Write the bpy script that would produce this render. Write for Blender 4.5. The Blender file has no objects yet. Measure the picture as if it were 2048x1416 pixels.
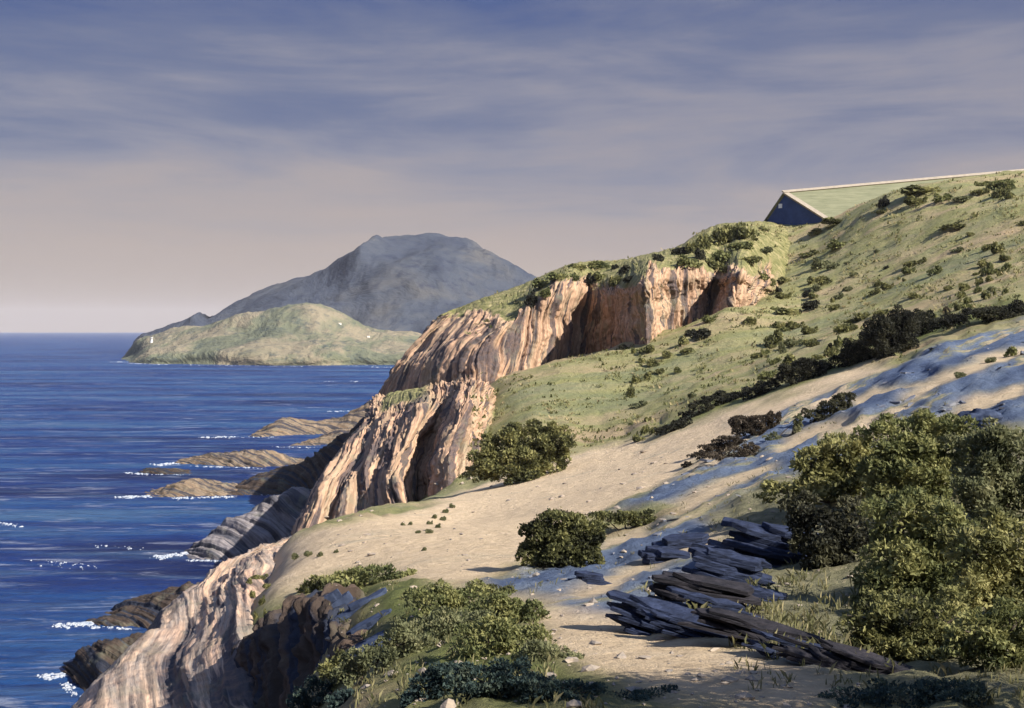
import bpy, math, random
import numpy as np
from mathutils import Vector
from mathutils.bvhtree import BVHTree

rng = np.random.default_rng(7)
random.seed(7)
S = bpy.context.scene
COL = S.collection
F, CX, HY, EYE = 2300.0, 1024.0, 660.0, 20.0      # focal length (photo pixels), centre column, horizon row, eye height (m)
SUN_EL, SUN_AZ = math.radians(37), (0.83, -0.56)   # sun: from the right, a little behind


def W3(px, py, D):
    return np.array([(px - CX) / F * D, D, EYE - (py - HY) / F * D])


def sea_d(py):
    return EYE * F / (py - HY)


# ------------------------------------------------------------------ noise
_perm = np.random.default_rng(3).permutation(256)
_perm = np.concatenate([_perm, _perm, _perm])
_grad = np.random.default_rng(4).normal(size=(256, 3))
_grad /= np.linalg.norm(_grad, axis=1)[:, None]


def perlin(x, y, z=0.0):
    x, y, z = np.broadcast_arrays(np.asarray(x, float), np.asarray(y, float), np.asarray(z, float))
    xi, yi, zi = np.floor(x).astype(int), np.floor(y).astype(int), np.floor(z).astype(int)
    xf, yf, zf = x - xi, y - yi, z - zi
    fade = lambda t: t * t * t * (t * (t * 6 - 15) + 10)
    u, v, w = fade(xf), fade(yf), fade(zf)
    xi &= 255; yi &= 255; zi &= 255
    out = 0
    for dx in (0, 1):
        for dy in (0, 1):
            for dz in (0, 1):
                h = _perm[_perm[_perm[(xi + dx) & 255] + ((yi + dy) & 255)] + ((zi + dz) & 255)] & 255
                g = _grad[h]
                d = g[..., 0] * (xf - dx) + g[..., 1] * (yf - dy) + g[..., 2] * (zf - dz)
                out = out + d * (u if dx else 1 - u) * (v if dy else 1 - v) * (w if dz else 1 - w)
    return out * 1.5


def fbm(x, y, z=0.0, o=4, gain=0.5):
    a, s, f = 1.0, 0.0, 1.0
    for k in range(o):
        s = s + a * perlin(np.asarray(x) * f + 17.3 * k, np.asarray(y) * f + 5.1 * k, np.asarray(z) * f)
        a *= gain; f *= 2.03
    return s


def sm(a, b, x):
    t = np.clip((x - a) / (b - a), 0, 1)
    return t * t * (3 - 2 * t)


# ------------------------------------------------------------------ objects
def tag(o, label=None, cat=None, group=None, kind=None):
    if label: o['label'] = label
    if cat: o['category'] = cat
    if group: o['group'] = group
    if kind: o['kind'] = kind
    return o


def mesh_np(name, V, Q, mat, parent=None, attrs=None, smooth=True):
    """V (n,3), Q (m,3|4) -> one mesh object"""
    V = np.asarray(V, dtype=np.float32); Q = np.asarray(Q, dtype=np.int32)
    me = bpy.data.meshes.new(name)
    me.vertices.add(len(V)); me.vertices.foreach_set('co', V.ravel())
    k = Q.shape[1]
    me.loops.add(Q.size); me.loops.foreach_set('vertex_index', Q.ravel())
    me.polygons.add(len(Q))
    me.polygons.foreach_set('loop_start', np.arange(0, Q.size, k, dtype=np.int32))
    me.polygons.foreach_set('loop_total', np.full(len(Q), k, dtype=np.int32))
    me.polygons.foreach_set('use_smooth', np.full(len(Q), bool(smooth)))
    me.update(calc_edges=True)
    me.validate()
    for an, av in (attrs or {}).items():
        at = me.attributes.new(an, 'FLOAT', 'POINT')
        at.data.foreach_set('value', np.asarray(av, dtype=np.float32).ravel())
    me.materials.append(mat)
    o = bpy.data.objects.new(name, me)
    COL.objects.link(o)
    if parent is not None: o.parent = parent
    return o


def grid_quads(nu, nv, wrap=False):
    i = np.arange(nu if wrap else nu - 1)[:, None]; j = np.arange(nv - 1)[None, :]
    i2 = (i + 1) % nu
    a = i * nv + j; b = i2 * nv + j; c = i2 * nv + j + 1; d = i * nv + j + 1
    return np.stack([a, b, c, d], -1).reshape(-1, 4)


def empty(name, loc, label, cat, group=None):
    o = bpy.data.objects.new(name, None); COL.objects.link(o)
    o.location = loc; o.empty_display_size = 0.3
    return tag(o, label, cat, group)


# ------------------------------------------------------------------ materials
def new_mat(name):
    m = bpy.data.materials.new(name); m.use_nodes = True
    nt = m.node_tree
    for n in list(nt.nodes): nt.nodes.remove(n)
    out = nt.nodes.new('ShaderNodeOutputMaterial')
    bs = nt.nodes.new('ShaderNodeBsdfPrincipled')
    nt.links.new(bs.outputs[0], out.inputs[0])
    bs.inputs['Roughness'].default_value = 0.9
    bs.inputs['Specular IOR Level'].default_value = 0.15
    return m, nt, bs


class N:
    """tiny node helper"""
    def __init__(s, nt): s.nt = nt; s.geo = None
    def add(s, t, **kw):
        n = s.nt.nodes.new(t)
        for k, v in kw.items(): setattr(n, k, v)
        return n
    def put(s, sock, v):
        if hasattr(v, 'links') or hasattr(v, 'is_output'): s.nt.links.new(v, sock)
        else: sock.default_value = v
    def pos(s):
        if s.geo is None: s.geo = s.add('ShaderNodeNewGeometry')
        return s.geo.outputs['Position']
    def attr(s, name):
        return s.add('ShaderNodeAttribute', attribute_name=name).outputs['Fac']
    def mapping(s, vec, scale=(1, 1, 1), rot=(0, 0, 0), loc=(0, 0, 0)):
        n = s.add('ShaderNodeMapping'); s.put(n.inputs['Vector'], vec)
        n.inputs['Scale'].default_value = scale; n.inputs['Rotation'].default_value = rot; n.inputs['Location'].default_value = loc
        return n.outputs[0]
    def dirmap(s, vec, ang, sx, sy, sz=1.0):
        return s.mapping(s.mapping(vec, (1, 1, 1), (0, 0, -ang)), (sx, sy, sz))
    def noise(s, vec, scale=1.0, detail=4, rough=0.55, dist=0.0):
        n = s.add('ShaderNodeTexNoise'); s.put(n.inputs['Vector'], vec)
        n.inputs['Scale'].default_value = scale; n.inputs['Detail'].default_value = detail
        n.inputs['Roughness'].default_value = rough; n.inputs['Distortion'].default_value = dist
        return n.outputs['Fac']
    def voro(s, vec, scale=1.0):
        n = s.add('ShaderNodeTexVoronoi'); s.put(n.inputs['Vector'], vec); n.inputs['Scale'].default_value = scale
        return n.outputs['Distance']
    def ramp(s, fac, stops, interp='LINEAR'):
        n = s.add('ShaderNodeValToRGB'); s.put(n.inputs[0], fac)
        e = n.color_ramp.elements; n.color_ramp.interpolation = interp
        while len(e) < len(stops): e.new(0.5)
        for k, (p, c) in enumerate(stops):
            e[k].position = p
            e[k].color = (c, c, c, 1) if np.isscalar(c) else (*c, 1)
        return n.outputs[0]
    def mix(s, fac, a, b):
        n = s.add('ShaderNodeMix', data_type='RGBA')
        s.put(n.inputs[0], fac)
        s.put(n.inputs[6], a if not isinstance(a, tuple) else (*a, 1)); s.put(n.inputs[7], b if not isinstance(b, tuple) else (*b, 1))
        return n.outputs[2]
    def math(s, op, a, b=0.0, clamp=False):
        n = s.add('ShaderNodeMath', operation=op, use_clamp=clamp)
        s.put(n.inputs[0], a); s.put(n.inputs[1], b)
        return n.outputs[0]
    def comb(s, x, y, z):
        n = s.add('ShaderNodeCombineXYZ')
        for k, v in enumerate((x, y, z)): s.put(n.inputs[k], v)
        return n.outputs[0]
    def bump(s, h, strength=0.5, dist=0.1):
        n = s.add('ShaderNodeBump'); s.put(n.inputs['Height'], h)
        n.inputs['Strength'].default_value = strength; n.inputs['Distance'].default_value = dist
        return n.outputs[0]


def ground_material():
    m, nt, bs = new_mat('ground')
    n = N(nt); P = n.pos()
    big = n.noise(n.mapping(P, (0.05, 0.11, 0.08)), 1.0, 6, 0.6)
    streak = n.noise(n.mapping(P, (0.10, 0.42, 0.6), (0, 0, 0.25)), 1.0, 6, 0.62, 0.6)
    fine = n.noise(P, 3.2, 8, 0.72)
    tiny = n.noise(P, 16.0, 6, 0.8)
    grass = n.ramp(streak, [(0.32, (0.158, 0.160, 0.060)), (0.44, (0.245, 0.232, 0.090)), (0.54, (0.290, 0.258, 0.125)), (0.66, (0.39, 0.30, 0.175))])
    grass2 = n.ramp(fine, [(0.32, (0.115, 0.122, 0.048)), (0.5, (0.225, 0.215, 0.092)), (0.68, (0.33, 0.28, 0.15))])
    grass = n.mix(0.38, grass, grass2)
    patch = n.noise(n.mapping(P, (0.035, 0.14, 0.1), (0, 0, 0.2)), 1.0, 7, 0.68, 0.5)
    grass = n.mix(n.ramp(patch, [(0.50, 0.0), (0.62, 0.6)]), grass, (0.40, 0.275, 0.175))
    grass = n.mix(n.ramp(patch, [(0.34, 0.65), (0.47, 0.0)]), grass, (0.155, 0.170, 0.095))
    sand = n.ramp(fine, [(0.28, (0.44, 0.325, 0.205)), (0.5, (0.61, 0.46, 0.295)), (0.72, (0.69, 0.54, 0.365))])
    sand = n.mix(n.ramp(tiny, [(0.56, 0.0), (0.72, 0.5)]), sand, (0.30, 0.235, 0.16))
    sand = n.mix(n.ramp(streak, [(0.58, 0.0), (0.70, 0.45)]), sand, (0.24, 0.235, 0.19))
    slate = n.ramp(n.noise(n.dirmap(P, 0.86, 0.055, 0.36, 0.5), 1.0, 8, 0.60, 0.5),  # blue shade bands of the slope put into the ground colour
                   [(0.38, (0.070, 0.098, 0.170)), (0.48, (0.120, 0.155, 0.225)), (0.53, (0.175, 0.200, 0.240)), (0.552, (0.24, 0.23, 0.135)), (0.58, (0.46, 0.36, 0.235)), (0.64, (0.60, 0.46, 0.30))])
    slate = n.mix(n.ramp(fine, [(0.35, 0.30), (0.55, 0.0)]), slate, (0.07, 0.085, 0.11))  # darker grain within the painted shade bands
    earth = n.ramp(fine, [(0.3, (0.12, 0.115, 0.060)), (0.55, (0.225, 0.205, 0.115)), (0.75, (0.38, 0.31, 0.20))])
    c = n.mix(n.attr('sand'), grass, sand)
    c = n.mix(n.attr('slate'), c, slate)  # this mask lays the painted shade over the ground
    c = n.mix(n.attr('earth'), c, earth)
    c = n.mix(n.attr('green'), c, n.ramp(fine, [(0.3, (0.055, 0.068, 0.020)), (0.6, (0.15, 0.165, 0.05)), (0.8, (0.22, 0.2, 0.07))]))
    nt.links.new(c, bs.inputs['Base Color'])
    h = n.math('ADD', n.math('MULTIPLY', fine, 1.0), n.math('MULTIPLY', tiny, 0.35))
    h = n.math('ADD', h, n.math('MULTIPLY', n.noise(P, 0.9, 7, 0.7), 1.6))
    nt.links.new(n.bump(h, 1.0, 0.22), bs.inputs['Normal'])
    return m


def strata_material(name, cols, dark=(0.022, 0.027, 0.042), cleft_shade=1.0, cap=True, fs=1.0, bump=0.5):
    """rock striped along the bedding, its dark stripes also the shade of clefts: attributes s (across the beds, m), t (along them, m), cap (plants)"""
    m, nt, bs = new_mat(name)
    n = N(nt); P = n.pos()
    s, t = n.attr('s'), n.attr('t')
    v1 = n.comb(n.math('MULTIPLY', s, 1.0 * fs), n.math('MULTIPLY', t, 0.10), 0.0)
    v2 = n.comb(n.math('MULTIPLY', s, 3.4 * fs), n.math('MULTIPLY', t, 0.22), 3.0)
    v3 = n.comb(n.math('MULTIPLY', s, 1.05 * fs), n.math('MULTIPLY', t, 0.09), 9.0)
    a = n.noise(v1, 1.0, 4, 0.6, 0.3)
    b = n.noise(v2, 1.0, 5, 0.6, 0.2)
    d = n.noise(v3, 1.0, 4, 0.55, 0.15)
    k = len(cols)
    c = n.ramp(a, [(0.28 + 0.44 * i / (k - 1), cols[i]) for i in range(k)])
    c = n.mix(n.ramp(b, [(0.44, 0.7), (0.53, 0.0)]), c, tuple(0.42 * x for x in cols[k // 2]))
    c = n.mix(n.ramp(d, [(0.43, 0.95 * cleft_shade), (0.462, 0.0)]), c, dark)  # dark stripes put the shade of clefts into the rock colour
    f = n.noise(P, 2.6, 8, 0.7)
    c = n.mix(n.ramp(f, [(0.3, 0.5), (0.55, 0.0)]), c, tuple(0.5 * x for x in cols[1]))
    c = n.mix(n.ramp(n.noise(P, 0.55, 5, 0.6), [(0.55, 0.0), (0.72, 0.5)]), c, (0.17, 0.165, 0.11))
    if cap:
        g = n.ramp(n.noise(P, 1.1, 7, 0.7), [(0.3, (0.065, 0.072, 0.024)), (0.46, (0.135, 0.130, 0.050)), (0.58, (0.225, 0.195, 0.090)), (0.70, (0.34, 0.26, 0.15))])
        c = n.mix(n.attr('cap'), c, g)
    nt.links.new(c, bs.inputs['Base Color'])
    crk = n.ramp(n.voro(n.mapping(P, (1, 1, .55)), 1.3), [(0.0, 0.0), (0.5, 1.0)])
    f = n.math('ADD', f, n.math('MULTIPLY', crk, .35))
    h = n.math('ADD', n.math('ADD', b, n.math('MULTIPLY', d, 0.8)), n.math('MULTIPLY', f, 0.7))
    nt.links.new(n.bump(h, bump, 0.35), bs.inputs['Normal'])
    return m


def leaf_material(name, stops, rough=0.7):
    m, nt, bs = new_mat(name)
    n = N(nt)
    c = n.ramp(n.attr('tint'), stops)
    nt.links.new(c, bs.inputs['Base Color'])
    bs.inputs['Roughness'].default_value = rough
    bs.inputs['Specular IOR Level'].default_value = 0.2
    tr = n.add('ShaderNodeBsdfTranslucent'); nt.links.new(c, tr.inputs['Color'])
    mx = n.add('ShaderNodeMixShader'); mx.inputs[0].default_value = .38
    nt.links.new(bs.outputs[0], mx.inputs[1]); nt.links.new(tr.outputs[0], mx.inputs[2])
    nt.links.new(mx.outputs[0], nt.nodes['Material Output'].inputs[0])
    return m


def plain_material(name, c1, c2, scale=4.0, rough=0.85, bump=0.3, stretch=(1, 1, 1)):
    m, nt, bs = new_mat(name)
    n = N(nt)
    f = n.noise(n.mapping(n.pos(), stretch), scale, 7, 0.65)
    nt.links.new(n.ramp(f, [(0.32, c1), (0.68, c2)]), bs.inputs['Base Color'])
    nt.links.new(n.bump(f, bump, 0.05), bs.inputs['Normal'])
    bs.inputs['Roughness'].default_value = rough
    return m


PINK = [(0.15, 0.14, 0.125), (0.43, 0.262, 0.165), (0.46, 0.295, 0.19), (0.29, 0.225, 0.145), (0.49, 0.35, 0.235)]
M = {}
M['ground'] = ground_material()
M['cliff'] = strata_material('striped pink cliff rock', PINK, cleft_shade=0.85)
M['coast'] = strata_material('tan and grey shore rock', [(0.07, 0.055, 0.045), (0.20, 0.135, 0.085), (0.26, 0.19, 0.125), (0.13, 0.11, 0.09), (0.30, 0.22, 0.15)], cleft_shade=0.9)
M['slope_rock'] = strata_material('pink and grey sloping rock', [(0.17, 0.155, 0.15), (0.54, 0.345, 0.23), (0.30, 0.245, 0.20), (0.60, 0.40, 0.265), (0.62, 0.48, 0.32)], cleft_shade=0.9, fs=0.9)
M['grey_rock'] = strata_material('violet grey rock', [(0.09, 0.085, 0.10), (0.20, 0.18, 0.185), (0.26, 0.225, 0.215), (0.16, 0.15, 0.16), (0.31, 0.25, 0.22)], cleft_shade=0.8)
M['dark_rock'] = strata_material('dark brown rock with shade', [(0.018, 0.017, 0.018), (0.05, 0.038, 0.030), (0.085, 0.058, 0.042), (0.035, 0.03, 0.028), (0.11, 0.075, 0.05)], cleft_shade=1.0)
M['slab'] = plain_material('dark slate', (0.005, 0.007, 0.015), (0.030, 0.040, 0.078), 5.0, 0.8, 0.9, (1, 1, 5))
M['brown_slab'] = plain_material('dark brown slate', (0.006, 0.006, 0.008), (0.032, 0.028, 0.032), 5.0, 0.85, 0.9, (1, 1, 5))
M['blue_stone_and_shade'] = plain_material('blue grey stone and groove shade', (0.010, 0.015, 0.032), (0.050, 0.066, 0.11), 3.5, 0.8, 0.5)  # colours the blue rock and the slabs made for shadow grooves
M['leaf_olive'] = leaf_material('olive leaves', [(0.0, (0.020, 0.022, 0.012)), (0.34, (0.098, 0.100, 0.038)), (0.62, (0.225, 0.215, 0.080)), (1.0, (0.38, 0.34, 0.14))])
M['leaf_dark'] = leaf_material('dark leaves', [(0.0, (0.010, 0.010, 0.008)), (0.6, (0.036, 0.036, 0.024)), (1.0, (0.090, 0.085, 0.045))])
M['leaf_brown'] = leaf_material('brown leaves', [(0.0, (0.022, 0.017, 0.013)), (0.6, (0.070, 0.054, 0.037)), (1.0, (0.13, 0.10, 0.065))])
M['leaf_green'] = leaf_material('green leaves', [(0.0, (0.028, 0.036, 0.014)), (0.42, (0.135, 0.145, 0.055)), (1.0, (0.32, 0.30, 0.115))])
M['leaf_sage'] = leaf_material('sage leaves', [(0.0, (0.06, 0.068, 0.034)), (0.5, (0.15, 0.155, 0.075)), (1.0, (0.25, 0.235, 0.12))])
M['leaf_shade_blue'] = leaf_material('shaded bluish leaves', [(0.0, (0.014, 0.026, 0.028)), (0.5, (0.045, 0.07, 0.06)), (1.0, (0.11, 0.125, 0.08))])  # shade along the bottom edge put into a dark bluish leaf colour
M['stem'] = plain_material('bark', (0.045, 0.035, 0.028), (0.13, 0.10, 0.075), 12.0)
M['straw'] = leaf_material('dry grass', [(0.0, (0.07, 0.075, 0.03)), (0.5, (0.16, 0.15, 0.065)), (1.0, (0.30, 0.25, 0.13))])

# ------------------------------------------------------------------ hillside (ground sheet)
CP = [  # photo column, row, distance: points of the ground
    # near
    (2040, 1416, 7.0), (1500, 1416, 6.6), (1000, 1416, 6.8), (760, 1416, 8.0), (640, 1420, 10), (1250, 1330, 8.4), (1000, 1290, 10.0), (850, 1260, 12.0),
    (1600, 1330, 8.6), (1900, 1350, 8.6), (1500, 1240, 11.5), (1250, 1235, 11.6), (1900, 1250, 11.0),
    # knoll and path
    (900, 1185, 16.0), (760, 1190, 17.0), (690, 1230, 16.0), (1050, 1205, 14.0), (1100, 1150, 20.0), (800, 1150, 22.0), (700, 1125, 27.0),
    (1350, 1130, 17.5), (1600, 1130, 15.5), (1900, 1130, 14.5),
    # sandy gully
    (560, 1090, 42), (600, 1072, 52), (650, 1062, 60), (700, 1045, 64), (800, 1020, 69), (900, 985, 71), (1000, 955, 70), (1100, 925, 69),
    (900, 1060, 45), (1000, 1040, 40), (1100, 1040, 33), (1200, 980, 42), (1300, 1000, 31), (1300, 900, 60), (1450, 960, 31), (1250, 1060, 26),
    (560, 1130, 33), (520, 1180, 27), (505, 1230, 24), (640, 1160, 25),
    # gully, right part
    (1400, 850, 63), (1500, 810, 62), (1620, 770, 61), (1750, 735, 60), (1500, 880, 46), (1650, 830, 44), (1800, 780, 42), (1950, 730, 42), (1700, 900, 30), (1900, 840, 30),
    (1600, 960, 24), (2040, 800, 30), (2040, 900, 22), (1900, 950, 20), (2040, 690, 48), (1850, 690, 58), (2040, 625, 66),
    # grass slope under the upper cliff
    (1200, 880, 74), (1150, 830, 84), (1050, 850, 80), (1000, 900, 76), (970, 960, 72), (990, 800, 96), (960, 772, 108), (1030, 747, 111), (1095, 731, 114), (1154, 727, 119),
    (1228, 703, 117), (1287, 681, 111), (1340, 669, 114), (1385, 656, 114), (1430, 634, 111), (1457, 616, 109), (1490, 618, 112), (1540, 598, 118),
    (1250, 780, 92), (1400, 740, 92), (1550, 680, 97), (1400, 800, 74), (1550, 740, 76), (1700, 680, 80), (1850, 630, 80), (2040, 600, 74),
    # upper slope to the house
    (1560, 560, 127), (1620, 520, 133), (1600, 620, 112), (1750, 560, 112), (1900, 500, 108), (2040, 460, 104), (2040, 540, 86), (1850, 570, 96),
    (1590, 470, 145), (1535, 443, 152), (1600, 440, 150), (1655, 437, 147), (1735, 406, 140), (1800, 384, 136), (1900, 368, 132), (1970, 360, 130), (2050, 352, 128), (1800, 450, 124),
    (2300, 330, 122), (2300, 560, 74), (2300, 700, 46), (2300, 880, 24), (2300, 1150, 13), (2300, 1416, 6.6), (2800, 700, 40), (2800, 500, 80), (2800, 300, 125), (2800, 1000, 15),
]
XYZ = [W3(*c) for c in CP]
XYZ += [np.array(p, float) for p in [
    # round the viewer
    (0, 0, 18.2), (4, 0, 18.7), (-4, 0, 17.2), (0, -6, 18.5), (4, -6, 19.0), (-4, -6, 17.4), (8, 6, 19.0), (10, 0, 20), (-5, 6, 14.5), (-9, 6, 9), (-9, -2, 11), (-3.4, 12.5, 13.4), (-4.2, 15.5, 12.4), (-5.2, 18.5, 11.4), (-8.2, 26, 9.0), (-8.6, 31, 9.4),
    # fall to the sea on the left
    (-6.5, 12, 9.0), (-9, 18, 6.0), (-13, 22, 2), (-18, 22, -3.5), (-12, 30, 4.5), (-16, 33, -.5), (-22, 36, -4.5), (-11.5, 40, 6.5), (-15.5, 45, 0), (-21, 50, -4),
    (-13, 55, 5.5), (-17, 62, 0), (-23, 68, -4), (-11, 70, 5.5), (-16, 78, 2), (-22, 86, -1.5), (-9, 80, 6.0), (-8, 90, 6.5), (-12, 100, 3), (-20, 110, -2), (-6, 105, 9), (-10, 125, 5),
    (-22, 130, -3), (-40, 130, -6), (-60, 90, -8), (-45, 60, -8), (-30, 30, -8), (-20, 8, -6), (-15, -3, -2), (-70, 150, -10), (-30, 160, -6), (-60, 220, -10),
    # behind the skyline
    (8, 124, 14.5), (14, 122, 16), (18, 122, 17), (21, 123, 18.5), (-5, 150, 6), (4, 140, 12), (10, 140, 15), (18, 145, 19), (28, 160, 29), (36, 168, 33), (48, 165, 36.5), (60, 160, 39), (80, 160, 43), (20, 175, 22), (40, 200, 34), (70, 200, 42),
    (0, 180, 6), (20, 220, 15), (60, 240, 38), (-20, 200, -3), (120, 200, 46), (140, 140, 42), (100, 100, 36), (60, 40, 26), (40, 15, 23), (200, 240, 50),
]]
XYZ = np.array(XYZ)


def warp2(x, y):
    return np.stack([np.asarray(x) / (np.asarray(y) + 11.0) * 2.2, np.log(np.asarray(y) + 11.0)], -1)


_U = warp2(XYZ[:, 0], XYZ[:, 1])
_r = np.sqrt(((_U[:, None] - _U[None]) ** 2).sum(-1) + 0.0009)
_n = len(XYZ)
_A = np.zeros((_n + 3, _n + 3)); _A[:_n, :_n] = -_r + np.eye(_n) * 0.012
_A[:_n, _n] = 1; _A[:_n, _n + 1:] = _U; _A[_n, :_n] = 1; _A[_n + 1:, :_n] = _U.T
_w = np.linalg.solve(_A, np.concatenate([XYZ[:, 2], np.zeros(3)]))


def h_base(x, y):
    q = warp2(x, y); shp = q.shape[:-1]; q = q.reshape(-1, 2)
    out = np.empty(len(q))
    for i in range(0, len(q), 20000):
        c = q[i:i + 20000]
        r = np.sqrt(((c[:, None] - _U[None]) ** 2).sum(-1) + 0.0009)
        out[i:i + 20000] = -r @ _w[:_n] + _w[_n] + c @ _w[_n + 1:]
    return out.reshape(shp)


def ground_hit(px, py, d0=5.0, d1=230.0):
    d = np.exp(np.linspace(math.log(d0), math.log(d1), 500))
    x = (px - CX) / F * d; zr = EYE - (py - HY) / F * d
    k = np.nonzero(h_base(x, d) > zr)[0]
    D = d[k[0]] if len(k) else d1
    return np.array([(px - CX) / F * D, D, h_base(np.array([(px - CX) / F * D]), np.array([D]))[0]])


def poly_mask(poly, x, y, soft=0.03, wob=0.05):
    """soft mask of a ground patch whose outline is given in the photo and laid down on the ground"""
    pts = []
    for (a, b), (c, d) in zip(poly, poly[1:] + poly[:1]):
        for k in range(3):
            pts.append(ground_hit(a + (c - a) * k / 3, b + (d - b) * k / 3)[:2])
    pw = warp2(np.array([p[0] for p in pts]), np.array([p[1] for p in pts]))
    q = warp2(x, y)
    q = q + wob * np.stack([fbm(x * .35 * 12 / (y + 11) * 3, np.log(y + 11) * 9, 1.0), fbm(x * .35 * 12 / (y + 11) * 3, np.log(y + 11) * 9, 7.0)], -1) * 0.5
    inside = np.zeros(x.shape, bool); dist = np.full(x.shape, 9.0)
    for i in range(len(pw)):
        a, b = pw[i], pw[(i + 1) % len(pw)]
        cond = (a[1] > q[..., 1]) != (b[1] > q[..., 1])
        xs = a[0] + (q[..., 1] - a[1]) / (b[1] - a[1] + 1e-12) * (b[0] - a[0])
        inside ^= cond & (q[..., 0] < xs)
        ab = b - a; tt = np.clip(((q - a) @ ab) / (ab @ ab + 1e-12), 0, 1)
        dist = np.minimum(dist, np.linalg.norm(q - a - tt[..., None] * ab, axis=-1))
    sd = np.where(inside, dist, -dist)
    return sm(-soft, soft, sd)


NA, NB = 620, 520
ga = np.linspace(-1.15, 1.15, NA); gb = np.linspace(math.log(5.0), math.log(255.0), NB)
gA, gB = np.meshgrid(ga, gb, indexing='ij')
gY = np.exp(gB) - 11.0; gX = gA * (gY + 11.0)
gZ = h_base(gX, gY)
sc = np.clip((gY + 11) / 60.0, 0.15, 1.6)
SAND = [[(510, 1112), (600, 1072), (700, 1046), (830, 1018), (930, 978), (1050, 942), (1180, 900), (1300, 878), (1400, 832), (1480, 795), (1560, 772), (1640, 752), (1740, 728),
         (1780, 738), (1700, 768), (1620, 800), (1500, 858), (1420, 905), (1330, 965), (1240, 1000), (1180, 1040), (1100, 1110), (1000, 1145), (900, 1185), (840, 1160), (740, 1150), (640, 1165), (560, 1200), (470, 1190)],
        [(880, 1165), (980, 1172), (1080, 1185), (1180, 1205), (1320, 1225), (1420, 1275), (1540, 1325), (1700, 1385), (1640, 1430), (1500, 1425), (1350, 1400), (1250, 1375), (1170, 1345), (1105, 1300), (1060, 1235), (970, 1200)]]
SHADE_BANDS = [[(1490, 860), (1600, 806), (1700, 772), (1790, 738), (1880, 690), (2060, 640), (2200, 640), (2200, 880), (1900, 860), (1750, 900), (1600, 950), (1470, 1010), (1300, 1055), (1200, 1090), (1080, 1140), (960, 1170),  # outlines of the blue shade painted on the right slope
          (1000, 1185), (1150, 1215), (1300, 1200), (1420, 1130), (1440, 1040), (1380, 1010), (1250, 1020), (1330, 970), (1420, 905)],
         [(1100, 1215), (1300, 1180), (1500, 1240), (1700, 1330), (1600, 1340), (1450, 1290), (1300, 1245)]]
TONGUE = [[(1690, 806), (1760, 776), (1850, 758), (1840, 775), (1760, 800), (1700, 822)], [(1800, 800), (1880, 752), (1990, 705), (2060, 690), (2060, 704), (1960, 738), (1880, 778), (1815, 812)],
          [(1330, 1010), (1430, 962), (1540, 925), (1560, 935), (1450, 985), (1360, 1025)], [(1100, 1196), (1250, 1140), (1350, 1096), (1450, 1046), (1490, 1030), (1485, 1052), (1370, 1110), (1260, 1160), (1160, 1204)],
          [(1560, 882), (1640, 850), (1720, 836), (1700, 852), (1620, 880), (1570, 900)], [(1850, 850), (1940, 800), (2060, 770), (2060, 790), (1960, 822), (1880, 862)], [(1180, 1085), (1260, 1062), (1330, 1058), (1290, 1085), (1200, 1108)]]
EARTH = [[(1430, 1010), (1600, 940), (1750, 880), (1950, 850), (2250, 870), (2250, 1416), (1760, 1400), (1700, 1330), (1520, 1210), (1440, 1120)]]
GREEN = [[(640, 1150), (760, 1135), (850, 1165), (1000, 1195), (1090, 1290), (1130, 1330), (1200, 1420), (780, 1420), (760, 1300), (700, 1220), (640, 1190)],
         [(1300, 870), (1420, 800), (1600, 760), (1750, 690), (1850, 640), (2060, 610), (2060, 640), (1860, 670), (1760, 720), (1600, 785), (1420, 835)]]
mk = lambda polys, **k: np.clip(sum(poly_mask(p, gX, gY, **k) for p in polys), 0, 1)
a_sand, a_shade, a_earth, a_green = mk(SAND), mk(SHADE_BANDS), mk(EARTH), mk(GREEN, soft=0.06, wob=0.12)
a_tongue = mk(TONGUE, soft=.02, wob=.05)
a_shade = a_shade * (1 - a_tongue); a_sand = np.maximum(a_sand, a_tongue * .9)
amp = sc * (1 - 0.75 * a_sand)
gZ = gZ + amp * 0.24 * fbm(gX / sc * .09, gY / sc * .16, 0.5, 4) + amp * 0.14 * fbm(gX / sc * .5, gY / sc * .9, 3.0, 4)
# low ridges added along the slope to cast its blue shade bands
gU, gV = gX * math.cos(.86) + gY * math.sin(.86), -gX * math.sin(.86) + gY * math.cos(.86)
gZ = gZ + a_shade * np.clip(sc, .25, .8) * (0.34 * np.abs(fbm(gU * .07, gV * .42, 2.0, 4)) + .10 * np.abs(fbm(gU * .3, gV * 1.6, 6.0, 3)))
gZ = gZ - a_sand * np.clip(sc, .15, .6) * .32 * np.clip(.22 - np.abs(fbm(gU * .05 + 3, gV * .22, 4.0, 3)), 0, 1)
gZ = gZ + (1 - .75 * a_sand) * np.clip(sc, .2, 1.) * .16 * fbm(gX / sc * 1.3, gY / sc * 1.9, 9.0, 3)
vg = np.stack([gX, gY, gZ], -1).reshape(-1, 3)
qg = grid_quads(NA, NB)
ground = mesh_np('hillside', vg, qg, M['ground'], attrs={'sand': a_sand, 'slate': a_shade, 'earth': a_earth, 'green': a_green})  # the slate attribute masks the painted shade bands
tag(ground, 'dry grass and sand hillside falling to the sea', None, None, 'structure')
BV = [BVHTree.FromPolygons(vg.tolist(), qg.tolist())]


def hit(px, py):
    """nearest land surface seen along a photo pixel"""
    d = Vector(((px - CX) / F, 1.0, -(py - HY) / F)).normalized(); best = None
    for b in BV:
        loc, nor, idx, dist = b.ray_cast(Vector((0, 0, EYE)), d, 3000)
        if loc is not None and (best is None or dist < best[1]): best = (loc, dist)
    return np.array(best[0]) if best else None


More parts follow.
